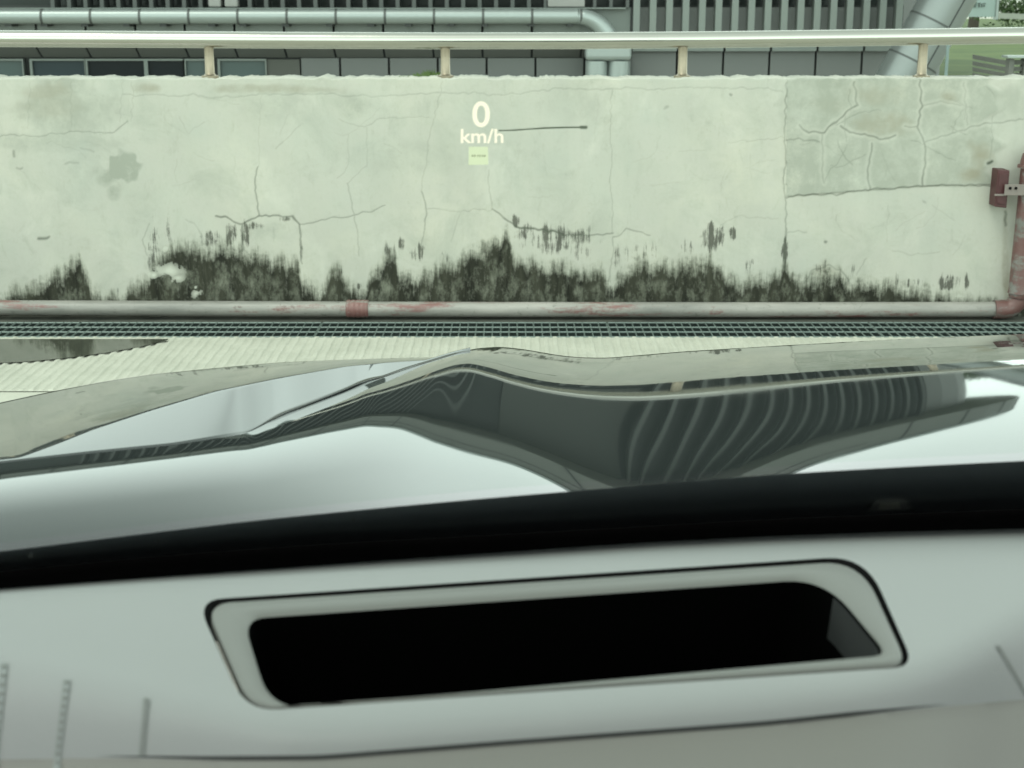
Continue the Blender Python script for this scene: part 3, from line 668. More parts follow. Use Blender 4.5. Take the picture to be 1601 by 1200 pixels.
for k, (a, b, c, e) in enumerate(((1519, 1521, 4, 10), (1522, 1526, 3.5, 5), (1522, 1526, 6.5, 8), (1522.8, 1525.2, 9, 11), (1528, 1532, 4, 6), (1529, 1531, 7, 11), (1533.5, 1535, 5, 10.5), (1536.5, 1540, 4.5, 6), (1537, 1539, 7.5, 10))):
    mb = MB(); mb.box(xf(a, 8, Ys), xf(b, 8, Ys), Ys-.03, Ys-.003, zf(e, Ys), zf(c, Ys)); mb.build('lettering', M['signtext'], sg)
mb = MB(); P = [at(1561, 23, 46), at(1606, 33, 43)]
mb.hexa([(P[0][0], 46, P[0][2]-.1), (P[1][0]+8, 43, P[1][2]-.3), (P[0][0], 46.5, P[0][2]-.1), (P[1][0]+8, 43.5, P[1][2]-.3), (P[0][0], 46, P[0][2]+.06), (P[1][0]+8, 43, P[1][2]-.12), (P[0][0], 46.5, P[0][2]+.06), (P[1][0]+8, 43.5, P[1][2]-.12)])
o = mb.build('path', simple('kerb', (.42, .44, .38), .8)); o['kind'] = 'structure'
def leafcloud(mb, c, r, n, s):
    for _ in range(n):
        p = Vector((random.gauss(0, .5), random.gauss(0, .5), random.gauss(0, .45)))
        p = Vector((c[0]+p.x*r[0], c[1]+p.y*r[1], c[2]+p.z*r[2])); q = Matrix.Rotation(random.uniform(0, 6.28), 3, Vector((random.random()-.5, random.random()-.5, random.random()-.5)).normalized())
        a = q @ Vector((s, 0, 0)); b = q @ Vector((0, s*.5, 0)); mb.add([p-a, p-b, p+a, p+b], [(0, 1, 2, 3)])
for (u, v, w, lb) in ((1585, 14, 1.2, 'low green hedge right of the notice board'), (1668, 12, 1.5, 'low green hedge at the far right beyond the path')):
    c = at(u, v, 50); mb = MB(); leafcloud(mb, (c[0], 50, c[2]), (w, .8, .5), 1500, .07); o = mb.build('hedge', M['leaf'], origin=(c[0], 50, c[2]-.4)); tag(o, lb, 'hedge')
tree_spots = ((17.3, 58, 6, 1.0, 'slim tree behind the hedge right of the notice board'), (21.5, 64, 7.5, 1.3, 'broad tree far right behind the lawn'), (27, 60, 7, 1.2, 'outermost right tree past the lawn'))
for x, y, h, s, lb in tree_spots:
    tt = thing('tree', lb, 'tree', (x, y, 0), 'trees behind the lawn')
    mb = MB(); mb.tube([(x, y, -.1), (x+.1, y, h*.35), (x+.05, y, h*.6), (x+.2, y, h*.85)], .2, 10, True, [.22*s, .16*s, .11*s, .04])
    for a in range(5): mb.tube([(x, y, h*(.4+.07*a)), (x+1.1*s*math.cos(a*2.1), y+1.1*s*math.sin(a*2.1), h*(.58+.07*a))], .04, 6, True, [.07*s, .02])
    mb.build('trunk', M['bark'], tt)
    mb = MB()
    for _ in range(16): leafcloud(mb, (x+random.gauss(0, .9)*s, y+random.gauss(0, .9)*s, h*random.uniform(.5, 1.0)), (.8*s, .8*s, .6*s), 160, .13)
    mb.build('crown', M['leaf'], tt)
YF = 19.0
fn = thing('slatted_fence', 'short weathered grey slatted fence standing before the lawn at the far right', 'fence', at(1560, 118, YF))
for k, (va, vb) in enumerate(((85, 92), (95.5, 102), (105, 111), (114, 122))):
    A = at(1522, va, YF+1.6); B = at(1577, va+10, YF); A2 = at(1522, vb, YF+1.6); B2 = at(1577, vb+10, YF)
    mb = MB(); mb.hexa([A2, B2, (A2[0], A2[1]+.06, A2[2]), (B2[0], B2[1]+.06, B2[2]), A, B, (A[0], A[1]+.06, A[2]), (B[0], B[1]+.06, B[2])]); mb.build('slat', M['benchwood'], fn)
    C = at(1581, va+9, YF); D = at(1640, va+8, YF); C2 = at(1581, vb+9, YF); D2 = at(1640, vb+8, YF)
    mb = MB(); mb.hexa([C2, D2, (C2[0], C2[1]+.06, C2[2]), (D2[0], D2[1]+.06, D2[2]), C, D, (C[0], C[1]+.06, C[2]), (D[0], D[1]+.06, D[2])]); mb.build('slat', M['benchwood'], fn)
for u in (1576.5, 1600):
    mb = MB(); q = at(u, 94, YF-.03); mb.box(q[0], q[0]+.065, YF-.06, YF+.09, 0, q[2]+.02); bevel(mb.build('post', M['benchwood'], fn), .008)
mb = MB(); q = at(1574, 92.5, YF-.1); r_ = at(1606, 94, YF-.1); mb.box(q[0], r_[0]+.3, YF-.12, YF+.12, r_[2]+.03, r_[2]+.055); mb.build('cap_board', M['duct'], fn)
pp = MB(); q = at(1482, 66, 21.0); pp.tube([(q[0], 21, 0), (q[0], 21, q[2])], .022, 12)
o = pp.build('marker_post', simple('post_paint', (.24, .32, .31), .5)); tag(o, 'thin pale post standing on the lawn right of the leaning column', 'post')
# slab tower further back, seen mirrored in the bonnet

# ------------------------------------------------------------------ the car
car = thing('car', 'dark glossy car seen from the driver seat, bonnet ahead and pale grey dashboard below', 'car', (0.35, 1.0, 0))
def lin(pts): 
    a = np.array(pts, float); return lambda u: np.interp(u, a[:, 0], a[:, 1])
def smoothline(pts, s):
    uu = np.arange(-400, 2801, 2.0); vv = gs(np.interp(uu, *np.array(pts, float).T), s); return lambda u: np.interp(u, uu, vv)
Gpts = [(-400, 775), (-250, 752), (-100, 734), (25, 720), (135, 708), (270, 695), (388, 676), (438, 650), (540, 612), (574, 596), (597, 590), (631, 577), (678, 562.5), (715, 551), (745, 544), (780, 541.5), (815, 545), (850, 551), (880, 556), (910, 558.5), (950, 559), (1070, 549), (1200, 541), (1400, 530), (1600, 522), (2000, 507)]
Rpts = [(-400, 787), (-250, 766), (-100, 746), (25, 731), (135, 718), (270, 704), (388, 684), (430, 668), (470, 654), (530, 636), (590, 613), (631, 602), (690, 577), (730, 566), (760, 576), (800, 590), (850, 601), (920, 607), (1000, 606), (1150, 593), (1300, 583), (1600, 567), (2000, 548)]
Epts = [(-400, 812), (-250, 790), (-100, 768), (0, 748), (200, 723), (400, 696), (530, 665), (590, 653), (650, 668), (720, 692), (800, 712), (860, 738), (905, 764), (980, 800), (1080, 800), (1160, 770), (1210, 742), (1280, 712), (1400, 680), (1500, 658), (1600, 640), (2000, 580)]
Fpts = [(-400, 897), (-200, 883), (0, 862), (200, 837), (400, 813), (600, 793), (800, 775), (1000, 759), (1200, 742), (1400, 730), (1600, 720), (2000, 702)]
Spts = [(-400, 735), (-250, 690), (-100, 655), (0, 629), (84, 611), (169, 595), (236, 585), (337, 575), (438, 566), (540, 562), (600, 560), (660, 558.5), (760, 557)]
Upts = [(-400, 768), (-250, 745), (-100, 728), (30, 716), (90, 694), (145, 672), (236, 642), (337, 612), (438, 591), (540, 573), (600, 567), (680, 562), (760, 558.5)]
Gl, Rl, El, Fl, Sl, Ul = smoothline(Gpts, 4), smoothline(Rpts, 5), smoothline(Epts, 8), smoothline(Fpts, 25), smoothline(Spts, 8), smoothline(Upts, 4)
eFn = smoothline([(-400, 78), (0, 72), (250, 62), (450, 44), (650, 26), (900, 19), (1200, 20), (1600, 22), (2000, 22)], 20)
eGn = smoothline([(-400, 4.5), (380, 4), (430, -3), (560, -6), (600, -8), (700, -9), (850, -8.5), (1000, -8), (1150, -6.8), (2000, -6.8)], 6)
EAVE, RAILE = 12.8, 2.6
QT = [(-400, -.10), (0, -.10), (300, -.12), (500, -.15), (600, -.165), (700, -.14), (800, -.12), (900, -.09), (1000, -.045), (1100, 0), (1200, .04), (1300, .07), (1400, .078), (1500, .075), (1600, .07), (2000, .06)]
us = np.arange(-320, 2201, 3.0)

def integrate(A, VV, EV, Y0, q=None):
    """A: column X/Y, VV: rows of pixel v going up the picture, EV: wanted elevation of the mirrored ray (deg). returns Y per row"""
    nr = VV.shape[0]; Y = np.zeros_like(VV); Y[0] = Y0
    dy = FPX*CP-(VV-600)*SP; m = (-FPX*SP-(VV-600)*CP)/dy
    h = np.sqrt(1+A[None, :]**2); th = np.arctan(-m/h)
    s_, c_ = np.sin(th), np.cos(th); k = np.maximum((np.sin(np.radians(EV))+s_)/2, .004)
    qq = 0 if q is None else np.clip(q, -.4, .4)**2
    w = (c_-np.sqrt(np.maximum(c_*c_-4*k*(k*(1+qq)-s_), 0)))/(2*k)      # slope along the sight line
    s = w*h
    den = np.maximum(s-m, .012)
    for r in range(1, nr):
        dm = m[r]-m[r-1]
        Y[r] = Y[r-1]*np.exp(dm/(.5*(den[r]+den[r-1])))
    return Y, m

def col_u(A, V): return 800+A*(FPX*CP-(V-600)*SP)
A = (us-800)/(FPX*CP-(700-600)*SP)
# hood rows: from under the windscreen base up to the bonnet's far edge
NR = 210
tt = np.linspace(0, 1, NR)[:, None]
def line_at(fn):           # v where the column crosses a line
    v = fn(us)
    for _ in range(4): v = fn(col_u(A, v))
    return v
vF, vE, vR, vG, vU, vS = map(line_at, (Fl, El, Rl, Gl, Ul, Sl))
v0 = vF+70
VV = v0[None, :]*(1-tt)+vG[None, :]*tt
EV = np.zeros_like(VV)
eF, eG = eFn(us), eGn(us); eRl = np.interp(us, [-400, 360, 450], [7.5, 7.0, RAILE])
for i in range(len(us)):
    d_ = max(vF[i]-vE[i], -40.0); reach = math.hypot(d_, 30)+.5*d_+25       # soft hand-over where the eave line dips under the screen edge
    g_ = max(0.0, min(1.0, (d_+20)/90)); ef = EAVE+3+(eF[i]-EAVE-3)*g_*g_*(3-2*g_)
    xs2 = [vG[i]-.01, vR[i], vE[i], vE[i]+.3*reach, vE[i]+reach, vE[i]+reach+80]; es = [eG[i], eRl[i], EAVE, EAVE+.5*(ef-EAVE), ef, ef+6]
    EV[:, i] = np.interp(VV[:, i], xs2, es)
EV = gs(EV, 2.0, 0); EV = gs(EV, 5, 1)
Y0 = (.935-HC)/((-FPX*SP-(v0-600)*CP)/(FPX*CP-(v0-600)*SP)); Y0 = gs(Y0, 30)
q = None
qT = smoothline(QT, 12)(us)
for it in range(5):
    Yh, mh = integrate(A, VV, EV, Y0, q)
    # scale each column along its sight lines so that the sideways tilt half way up the panel runs evenly across the bonnet
    iu = np.arange(len(us)); L = np.log(Yh)
    dy_ = FPX*CP-(VV-600)*SP; dz_ = -FPX*SP-(VV-600)*CP; mr = dz_/dy_
    vmid = .5*np.minimum(vE, vF)+.5*vR; vmid = np.clip(vmid, vG+2, v0-2)
    LI = np.zeros(len(us)); SM = np.zeros(len(us))
    g_ = np.zeros(len(us))
    Lc = lambda k, v: np.interp(-v, -VV[:, k], L[:, k])
    for k in range(len(us)):
        k0, k1 = max(k-1, 0), min(k+1, len(us)-1)
        LI[k] = (Lc(k1, vmid[k])-Lc(k0, vmid[k]))/(A[k1]-A[k0])
        mv = (-FPX*SP-(vmid[k]-600)*CP)/(FPX*CP-(vmid[k]-600)*SP)
        va, vb = vmid[k]-2, vmid[k]+2; Ya, Yb = math.exp(Lc(k, va)), math.exp(Lc(k, vb))
        ma = (-FPX*SP-(va-600)*CP)/(FPX*CP-(va-600)*SP); mb_ = (-FPX*SP-(vb-600)*CP)/(FPX*CP-(vb-600)*SP)
        sl = (ma*Ya-mb_*Yb)/(Ya-Yb)
        g_[k] = qT[k]/((mv-sl)-qT[k]*A[k])
    dC = gs(g_-LI, 4)*np.interp(us, [680, 860], [0, 1]); lnC = np.concatenate([[0], np.cumsum(.5*(dC[1:]+dC[:-1])*np.diff(A))]); lnC -= lnC[0]
    Y0 = Y0*np.exp(lnC); Yh = Yh*np.exp(lnC)[None]
    Zh = HC+mh*Yh; Xh = A[None, :]*Yh
    # lateral slope at constant Y
    dZu = np.gradient(Zh, axis=1); dXu = np.gradient(Xh, axis=1); dYu = np.gradient(Yh, axis=1)
    dZv = np.gradient(Zh, axis=0); dYv = np.gradient(Yh, axis=0); sv = dZv/np.where(np.abs(dYv) < 1e-9, 1e-9, dYv)
    q = (dZu-sv*dYu)/dXu; q = gs(gs(q, 3, 1), 3, 0)
print('hood Y end', Yh[-1][::60].round(2), 'Z', Zh[-1][::60].round(2))
PH = np.stack([Xh, Yh, Zh], -1)
# rolled edge past the far line
ext = []
last = PH[-1].copy()
for k_, (dy_, dz_) in enumerate(((.004, -.002), (.008, -.007), (.010, -.02), (.010, -.09))):
    e_ = last.copy(); e_[:, 1] += dy_; e_[:, 2] += dz_; ext.append(e_[None])
PHx = np.concatenate([PH]+ext, 0)
def quads(nr, nc, keep=None):
    i = np.arange(nc-1)[None, :]; j = np.arange(nr-1)[:, None]; b0 = j*nc+i
    Q = np.stack([b0, b0+1, b0+nc+1, b0+nc], -1)
    if keep is not None: Q = Q[:, keep]
    return Q.reshape(-1, 4)
ORG = (0.35, 1.0, 0)
fast_mesh('bonnet', PHx.reshape(-1, 3), quads(PHx.shape[0], len(us)), M['paint'], True, car, (0.3, 1.8, .9))
# fender: from the shut line up over the crown to its outer edge
nf = int(np.searchsorted(us, 738)); uf = us[:nf]; Af = A[:nf]
gap = np.interp(uf, [-400, 380, 430, 560, 600, 740], [2.0, 2.5, 6, 7, 3, 1.5])
g0 = vG[:nf]-gap; g1 = np.minimum(vU[:nf], g0-1.5); g2 = np.minimum(vS[:nf], g1-1.0)
n1, n2 = 60, 60
t1 = np.linspace(0, 1, n1)[:, None]; t2 = np.linspace(0, 1, n2)[1:, None]
VF_ = np.concatenate([g0*(1-t1)+g1*t1, g1*(1-t2)+g2*t2], 0)
eSky = np.interp(uf, [-400, 100, 300, 400, 560, 640, 740], [22, 23, 26, 30, 33, 44, 40])
EF_ = np.concatenate([np.repeat(eSky[None], n1, 0)-3*t1, RAILE-1.5-(RAILE+6)*t2**.8*np.ones((1, nf))], 0)
EF_ = gs(EF_, .7, 0); EF_ = gs(EF_, 2, 1)
m_g = ray(0, g0)[1]; Yf0 = gs((Zh[-1][:nf]+.001-HC)/m_g, 9)
qf = None
for it in range(4):
    Yf_, mf = integrate(Af, VF_, EF_, Yf0, qf)
    Zq = HC+mf*Yf_; Xq = Af[None]*Yf_
    dYv = np.gradient(Yf_, axis=0); sv = np.gradient(Zq, axis=0)/np.where(np.abs(dYv) < 1e-9, 1e-9, dYv)
    qn = (np.gradient(Zq, axis=1)-sv*np.gradient(Yf_, axis=1))/np.gradient(Xq, axis=1); qn = gs(gs(np.clip(qn, -.5, .5), 4, 1), 3, 0)
    qf = qn if qf is None else .5*(qf+qn)
PF = np.stack([Af[None]*Yf_, Yf_, HC+mf*Yf_], -1)
pre = PF[0].copy(); pre[:, 2] -= .03; pre[:, 1] += .004; pre2 = PF[0].copy(); pre2[:, 2] -= .004; pre2[:, 1] -= .001
post = []
for dx_, dy_, dz_ in ((-.004, .006, -.006), (-.01, .01, -.03), (-.03, .02, -.30)):
    e_ = PF[-1].copy(); e_[:, 0] += dx_; e_[:, 1] += dy_; e_[:, 2] += dz_; post.append(e_[None])
PFx = np.concatenate([pre[None], pre2[None], PF]+post, 0)
fast_mesh('fender', PFx.reshape(-1, 3), quads(PFx.shape[0], nf), M['paint'], True, car, (-.3, 1.9, .9))
# rubber strip in the shut line
A0 = PH[-1][:nf]; B0 = PF[0]
sV = np.concatenate([A0+np.array([0, .006, -.022]), B0+np.array([0, .01, -.02])]); 
fast_mesh('shut_line_seal', sV, [(i, i+1, nf+i+1, nf+i) for i in range(nf-1)], M['black'], True, car, (-.3, 1.9, .85))

# windscreen geometry
Bpts = [(-400, 920), (-200, 910), (0, 893), (240, 869), (500, 850), (800, 834), (1200, 811), (1600, 795), (2000, 783)]
Dpts = [(-400, 950), (-200, 938), (0, 920), (200, 905), (400, 891), (600, 876), (800, 862), (1000, 848), (1200, 838), (1400, 831), (1600, 826), (2000, 820)]
Bl, Dl = smoothline(Bpts, 25), smoothline(Dpts, 25)
uw = np.arange(-340, 2621, 12.0); Aw = (uw-800)/(FPX*CP-(850-600)*SP)
def line_at2(fn, A_):
    v = fn(uw)
    for _ in range(4): v = fn(col_u(A_, v))
    return v
vB, vD, vFw = line_at2(Bl, Aw), line_at2(Dl, Aw), line_at2(Fl, Aw)
zb = .968; mB = ray(0, vB)[1]; YBs = (zb-HC)/mB
KW = .52
def on_glass(m): return (zb-HC+KW*YBs)/(m+KW)
rowsW = []
for f_ in np.linspace(0, 1, 8):
    m = ray(0, vB*(1-f_)+vFw*f_)[1]; Y = on_glass(m); rowsW.append(np.stack([Aw*Y, Y, HC+m*Y], -1))
frit = np.stack(rowsW); XW = frit[0][:, 0]
fast_mesh('windscreen_band', frit.reshape(-1, 3), quads(frit.shape[0], len(uw)), M['frit'], True, car, (0.3, 1.0, .97))
gl = [frit[-1]+np.array([0, -.0005, .0004])]
Yt_ = gl[0][:, 1]; Xt_ = gl[0][:, 0]; Zt_ = gl[0][:, 2]
YTOP = .10
for f_ in np.linspace(0, 1, 24)[1:]:
    Y = Yt_*(1-f_)+(YTOP+.05*((Xt_-.3)/.9)**2*-1)*f_
    bow = .03*math.sin(math.pi*f_)
    # header rises straight above; side edges stay put so the pane is gently bowed
    X2 = Xt_*(1-.12*f_); Z2 = Zt_+(Yt_-Y)*KW*1.02+bow
    gl.append(np.stack([X2, Y, Z2], -1))
G = np.stack(gl); G2 = G+np.array([0, .0022, .0044])
go = fast_mesh('windscreen', np.concatenate([G.reshape(-1, 3), G2.reshape(-1, 3)]), np.concatenate([quads(G.shape[0], len(uw)), quads(G.shape[0], len(uw))+G.shape[0]*len(uw)]), M['glass'], True, car, (0.3, .6, 1.2))
# trough between the dash edge and the glass
mD = ray(0, vD)[1]; ZD = .984; YD = (ZD-HC)/mD
D3 = np.stack([Aw*YD, YD, 0*YD+ZD], -1)
tr_rows = np.stack([D3+np.array([0, .001, -.006]), D3+np.array([0, .004, -.05]), np.stack([XW, (YD+YBs)/2, 0*YD+.925], -1), frit[0]+np.array([0, .006, -.03]), frit[0]+np.array([0, .001, .0005])])
fast_mesh('windscreen_trough', tr_rows.reshape(-1, 3), quads(5, len(uw)), M['black'], True, car, (0.3, .95, .95))
# scuttle panel under the glass, closing the gap to the bonnet
sc_ = np.stack([frit[0]+np.array([0, .008, -.002]), frit[0]+np.array([0, .05, -.02]), frit[0]+np.array([0, .16, -.05])])
fast_mesh('scuttle', sc_.reshape(-1, 3), quads(3, len(uw)), M['black'], True, car, (0.3, 1.15, .95))
# viewing notch in the band
def glass_pt(u, v, off=.0):
    a, m = ray(u, v); yb = np.interp(a, Aw, YBs); Y = (zb-HC+KW*yb)/(m+KW); Y -= off; return (a*Y, Y, HC+m*Y)
V = [glass_pt(u, v, .0025) for u, v in ((1354, 799.5), (1426, 796), (1420, 787), (1411, 778), (1371, 780), (1364, 789))]
nm = simple('notch_plate', (.22, .24, .23), .6, 0, .4, 120)
wv = obj('viewing_notch', V, [tuple(range(6))], nm, car)
V = [glass_pt(u, v, .004) for u, v in ((1372, 797), (1408, 795), (1405, 784), (1376, 786))]
obj('number_plate', V, [(0, 1, 2, 3)], simple('notch_plate_light', (.42, .44, .38), .6, 0, .5, 300), wv)
for (u, v, r_) in ((48, 869, 5.0), (247, 845, 3), (248, 862, 2.2), (552, 812, 3), (420, 853, 2), (840, 827, 2.5), (490, 848, 2)):
    P = [glass_pt(u+r_*math.cos(a)*random.uniform(.7, 1.2), v+r_*.8*math.sin(a), .003) for a in np.linspace(0, 6.28, 9)[:-1]]
    obj('dust_speck', P, [tuple(range(8))], nm, wv.parent)

# dashboard: height laid out from the front edge towards the driver
Kl = smoothline([(-400, 960), (-250, 990), (0, 1040), (100, 1062), (300, 1108), (420, 1138), (600, 1135), (900, 1112), (1200, 1088), (1360, 1072), (1450, 1045), (1530, 1005), (1600, 960), (2000, 850)], 12)
Ml = smoothline([(-400, 1192), (150, 1184), (350, 1188), (500, 1187), (800, 1163), (1200, 1133), (1430, 1108), (1600, 1092), (2000, 1062)], 12)
udh = np.arange(-340, 2621, 6.0); Ad = (udh-800)/(FPX*CP-(1000-600)*SP)
NV = 260
def line_at3(fn):
    v = fn(udh)
    for _ in range(4): v = fn(col_u(Ad, v))
    return v
dD, dK, dM = line_at3(Dl), line_at3(Kl), line_at3(Ml)
VD = np.linspace(0, 1, NV)[:, None]*(1400-dD)[None]+dD[None]
sD = np.zeros_like(VD)
for i in range(len(udh)):
    d0, k0, m0 = dD[i], dK[i], dM[i]
    m0 = max(m0, k0+20)
    sD[:, i] = np.interp(VD[:, i], [d0, d0+7, d0+22, d0+50, k0-30, k0+.1*(m0-k0), k0+.6*(m0-k0), m0+3, m0+6, 1500], [-1.2, -.5, -.16, -.05, -.02, .35, 1.7, 2.3, .4, .35])
sD = gs(sD, 3, 1)
mdd = (-FPX*SP-(VD-600)*CP)/(FPX*CP-(VD-600)*SP)
YY = np.zeros_like(VD); YY[0] = (ZD-HC)/mdd[0]
for r in range(1, NV):
    den = np.maximum(.5*(sD[r]+sD[r-1])-.5*(mdd[r]+mdd[r-1]), .05); YY[r] = YY[r-1]*np.exp((mdd[r]-mdd[r-1])/den)
ZZ = HC+mdd*YY; XX = Ad[None]*YY
def dash3(u, v, lift=0.0):
    a, m = ray(u, v); c = (a-Ad[0])/(Ad[1]-Ad[0]); i = int(np.clip(math.floor(c), 0, len(Ad)-2)); f = c-i
    y0 = np.interp(v, VD[:, i], YY[:, i]); y1 = np.interp(v, VD[:, i+1], YY[:, i+1]); Y = y0*(1-f)+y1*f
    return Vector((a*Y, Y, HC+m*Y+lift))
def round_poly(C, rad, nside=16, ncor=8):
    out = []
    n = len(C)
    for i in range(n):
        P0, P1, P2 = Vector(C[i-1]), Vector(C[i]), Vector(C[(i+1) % n]); r0 = rad[i]
        a = P1+(P0-P1).normalized()*r0; b = P1+(P2-P1).normalized()*r0
        nxt = rad[(i+1) % n]; c = P2+(P1-P2).normalized()*nxt
        for k in range(ncor): t_ = k/ncor; out.append(a*(1-t_)**2+P1*2*t_*(1-t_)+b*t_*t_)
        for k in range(nside): out.append(b.lerp(c, k/nside))
    return out
O0 = round_poly([(306, 938), (1352, 868), (1430, 1042), (384, 1112)], [42, 62, 34, 50])
O1 = round_poly([(319, 944), (1346, 876), (1419, 1038), (391, 1108)], [38, 58, 30, 44])
HI = round_poly([(379, 962), (1288, 899), (1390, 1021), (424, 1108)], [36, 62, 30, 60])
def poly2(P): return [Vector((p[0], p[1])) for p in P]
# CDT sheet of the dash with the cut-out
gp = []; 
UG = np.arange(-320, 2600, 14.0); 
for u in UG:
    vtop = float(Dl(u))
    vs_ = np.concatenate([vtop+np.array([0, 2, 4, 7, 11, 16, 23, 32]), np.arange(vtop+44, 1390, 11.0)])
    for v in vs_: gp.append(Vector((u, v)))
def inside(p, P):
    c = False; j = len(P)-1
    for i in range(len(P)):
        if (P[i][1] > p[1]) != (P[j][1] > p[1]) and p[0] < (P[j][0]-P[i][0])*(p[1]-P[i][1])/(P[j][1]-P[i][1])+P[i][0]: c = not c
        j = i
    return c
mm = float(min(np.abs(1)*1, 1))
gp = [p for p in gp if not inside(p, O0)]
def keep_off(p):
    return abs(p[1]-float(Ml(p[0]))-1) > 3.5
gp = [p for p in gp if keep_off(p)]
nb = len(gp); allp = gp+poly2(O0); ce = [(nb+i, nb+(i+1) % len(O0)) for i in range(len(O0))]
sx = np.arange(-320, 2586, 7.0); ns0 = len(allp); allp += [Vector((x, float(Ml(x))+1)) for x in sx]; ce += [(ns0+i, ns0+i+1) for i in range(len(sx)-1)]
vc, ec, fc, _, _, _ = mgeo.delaunay_2d_cdt(allp, ce, [], 0, 1e-5)
def above_edge(p): return p[1] < float(Dl(p[0]))-.8
fs_top, fs_low = [], []
V3 = [dash3(p[0], p[1]) for p in vc]
for f in fc:
    c = Vector((sum(vc[i][0] for i in f)/3, sum(vc[i][1] for i in f)/3))
    if inside(c, O0) or above_edge(c): continue
    f = tuple(f); 
    n_ = (V3[f[1]]-V3[f[0]]).cross(V3[f[2]]-V3[f[0]])
    if n_.z < 0: f = f[::-1]
    (fs_low if c[1] > float(Ml(c[0]))+1 else fs_top).append(f)
def sub(V, F): 
    used = sorted({i for f in F for i in f}); mp = {o_: n_ for n_, o_ in enumerate(used)}
    return [V[i] for i in used], [tuple(mp[i] for i in f) for f in F]
Va, Fa = sub(V3, fs_top); dash = obj('dashboard', Va, Fa, M['dash'], car, True)
Vb, Fb = sub(V3, fs_low); obj('lower_cover', Vb, Fb, M['dash2'], dash, True)
us_ = np.arange(150, 1480, 8.0); V = []; F = []
for k_, x_ in enumerate(us_):
    w_ = 3.4*min(1, (x_-150)/220, (1478-x_)/160+.05); V += [dash3(x_, float(Ml(x_))+1-w_, .0012), dash3(x_, float(Ml(x_))+1+w_, .0012)]
    if k_: F.append((2*k_-2, 2*k_-1, 2*k_+1, 2*k_))
obj('cover_seam', V, F, simple('seam_shadow_gap', (.02, .021, .02), .8), dash)
def ring(name, loops, mat, close_last=False, smooth=True, parent=dash):
    n = len(loops[0]); V = [p for L in loops for p in L]; F = []
    for k in range(len(loops)-1):
        for i in range(n): F.append((k*n+i, k*n+(i+1) % n, (k+1)*n+(i+1) % n, (k+1)*n+i))
    if close_last: F.append(tuple((len(loops)-1)*n+i for i in range(n)))
    return obj(name, V, F, mat, parent, smooth)
def lp(P, lift=0): return [dash3(p[0], p[1], lift) for p in P]
def mixp(A_, B_, t_): return [Vector(a).lerp(Vector(b), t_) for a, b in zip(A_, B_)]
ring('trim_gap', [lp(O0, 0), lp(mixp(O0, O1, .25), -.004), lp(mixp(O0, O1, .5), -.007), lp(O1, -.007)], M['black'])
ring('opening_trim', [lp(O1, -.006), lp(O1, -.001), lp(mixp(O1, HI, .06), .0004), lp(mixp(O1, HI, .5), 0), lp(mixp(O1, HI, .93), -.0005), lp(HI, -.002)], M['trim'])
hi = lp(HI, -.002); cen = sum(hi, Vector())/len(hi)
def shrink(L, s, dz): return [Vector((cen.x+(p.x-cen.x)*s, cen.y+(p.y-cen.y)*s, p.z+dz)) for p in L]
ring('opening_collar', [hi, shrink(hi, .985, -.02), shrink(hi, .955, -.05)], M['void'])
nh = len(hi); ia = 1*24+6; ib = 2*24+4; hb = shrink(hi, .975, -.024)
Vs = [hi[i]+Vector((-.0012, 0, -.001)) for i in range(ia, ib)]+[hb[i] for i in range(ia, ib)]; ns = ib-ia
obj('collar_end', Vs, [(i, i+1, ns+i+1, ns+i) for i in range(ns-1)], M['binwall'], dash, True)
ring('projector_well', [shrink(hi, .955, -.05), shrink(hi, .94, -.12), shrink(hi, .93, -.16)], M['void'], True)
# small demister slots
for (a, b, c_, e_, w) in ((104, 1064, 84, 1240, 11), (228, 1094, 221, 1185, 10), (6, 1038, -12, 1240, 11), (-110, 1010, -140, 1240, 11), (1560, 1012, 1606, 1092, 8)):
    N = 22; V = []; F = []
    for i in range(N+1):
        t_ = i/N; u, v = a+(c_-a)*t_, b+(e_-b)*t_
        V += [dash3(u-w/2, v, .0008), dash3(u+w/2, v, .0008)]
    for i in range(N): F.append((2*i, 2*i+1, 2*i+3, 2*i+2))
    s_ = obj('demister_slot', V, F, M['slot'], dash)
    V = []; F = []
    for i in range(14):
        t_ = (i+.5)/14; u, v = a+(c_-a)*t_, b+(e_-b)*t_; n = len(V)
        V += [dash3(u-w*.3, v-2.2, .0014), dash3(u+w*.3, v-2.2, .0014), dash3(u+w*.3, v+1.6, .0014), dash3(u-w*.3, v+1.6, .0014)]; F.append((n, n+1, n+2, n+3))
    obj('slot_ribs', V, F, M['trim'], s_)

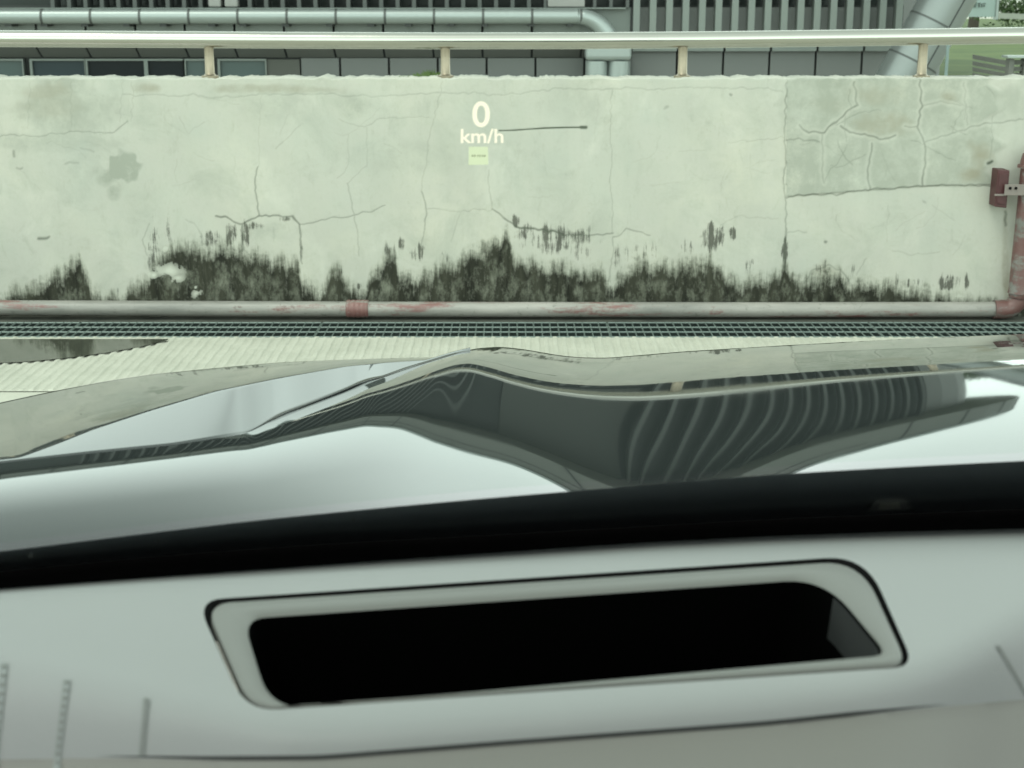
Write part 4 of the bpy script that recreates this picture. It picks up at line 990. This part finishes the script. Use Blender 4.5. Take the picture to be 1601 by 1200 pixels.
# cabin shell: roof and pillars shade the dash
mb = MB(); mb.box(-.62, 1.15, -1.7, .04, 1.52, 1.56); mb.build('roof', M['liner'], car)
mb = MB(); mb.box(-.9, 1.4, -1.75, -1.7, .3, 1.56); mb.build('rear_bulkhead', M['liner'], car)
for xa, xb in ((-.86, -.64), (1.42, 1.17)):
    mb = MB(); mb.tube([(xa, .95, .97), (xb, .04, 1.53)], .035, 10); mb.build('pillar', M['liner'], car, True)
    mb = MB(); mb.box(min(xa, xa*.97), max(xa, xa*.97)+.001, -1.7, .9, .3, .98); mb.build('door_panel', M['liner'], car)
for xx in (-.25, .75):
    mb = MB(); mb.box(xx-.24, xx+.24, -.75, -.55, .35, 1.15); bevel(mb.build('seat_back', M['liner'], car), .05, 3)

# head-up display: virtual image floating ahead of the driver
YHUD = 1.28
hd = link(bpy.data.objects.new('head_up_display', None)); hd.parent = car; hd.location = Vector(at(753, 215, YHUD))-wloc(car)
hd['label'] = 'glowing cream speed reading floating in front of the wall'
def text_part(name, s, u0, u1, v0_, v1_, mat, bold=0.0):
    cu = bpy.data.curves.new(name+'_curve', 'FONT'); cu.body = s; cu.offset = bold; cu.extrude = 0.01; cu.resolution_u = 6
    o = link(bpy.data.objects.new(name+'_src', cu)); bpy.context.view_layer.update()
    dg = bpy.context.evaluated_depsgraph_get(); me = bpy.data.meshes.new_from_object(o.evaluated_get(dg)); bpy.data.objects.remove(o)
    co = np.empty(len(me.vertices)*3); me.vertices.foreach_get('co', co); co = co.reshape(-1, 3)
    mn, mx = co.min(0), co.max(0); q = (co-mn)/np.maximum(mx-mn, 1e-9)
    P = np.array([at(u0+(u1-u0)*a, v1_+(v0_-v1_)*b, YHUD) for a, b, c in q]); P[:, 1] += (q[:, 2]-.5)*.0006
    me2 = bpy.data.meshes.new(name); F = [tuple(p.vertices) for p in me.polygons]
    return obj(name, P, F, mat, hd)
text_part('speed_digit', '0', 738, 765.5, 158, 198.5, M['hudwhite'], .012)
text_part('speed_unit', 'km/h', 720, 786.5, 201, 223.5, M['hudwhite'], .012)
V = [at(u, v, YHUD) for u, v in ((732, 257.5), (763, 257), (762.5, 229), (732.5, 229))]
ms = obj('message_panel', V, F4, M['hudyellow'], hd)
mb = MB()
for (a, b) in ((736.8, 738.2), (739, 740.2), (741, 743.2), (745.3, 746.6), (747.4, 748.6), (749.3, 751), (752.8, 754.4), (755.2, 756.6), (757.3, 758.6)):
    p = [at(a, 244.8, YHUD-.002), at(b, 244.6, YHUD-.002), at(b-.2, 242, YHUD-.002), at(a+.1, 241.6, YHUD-.002)]; mb.add(p, F4)
mb.build('message_line', M['hudink'], ms)
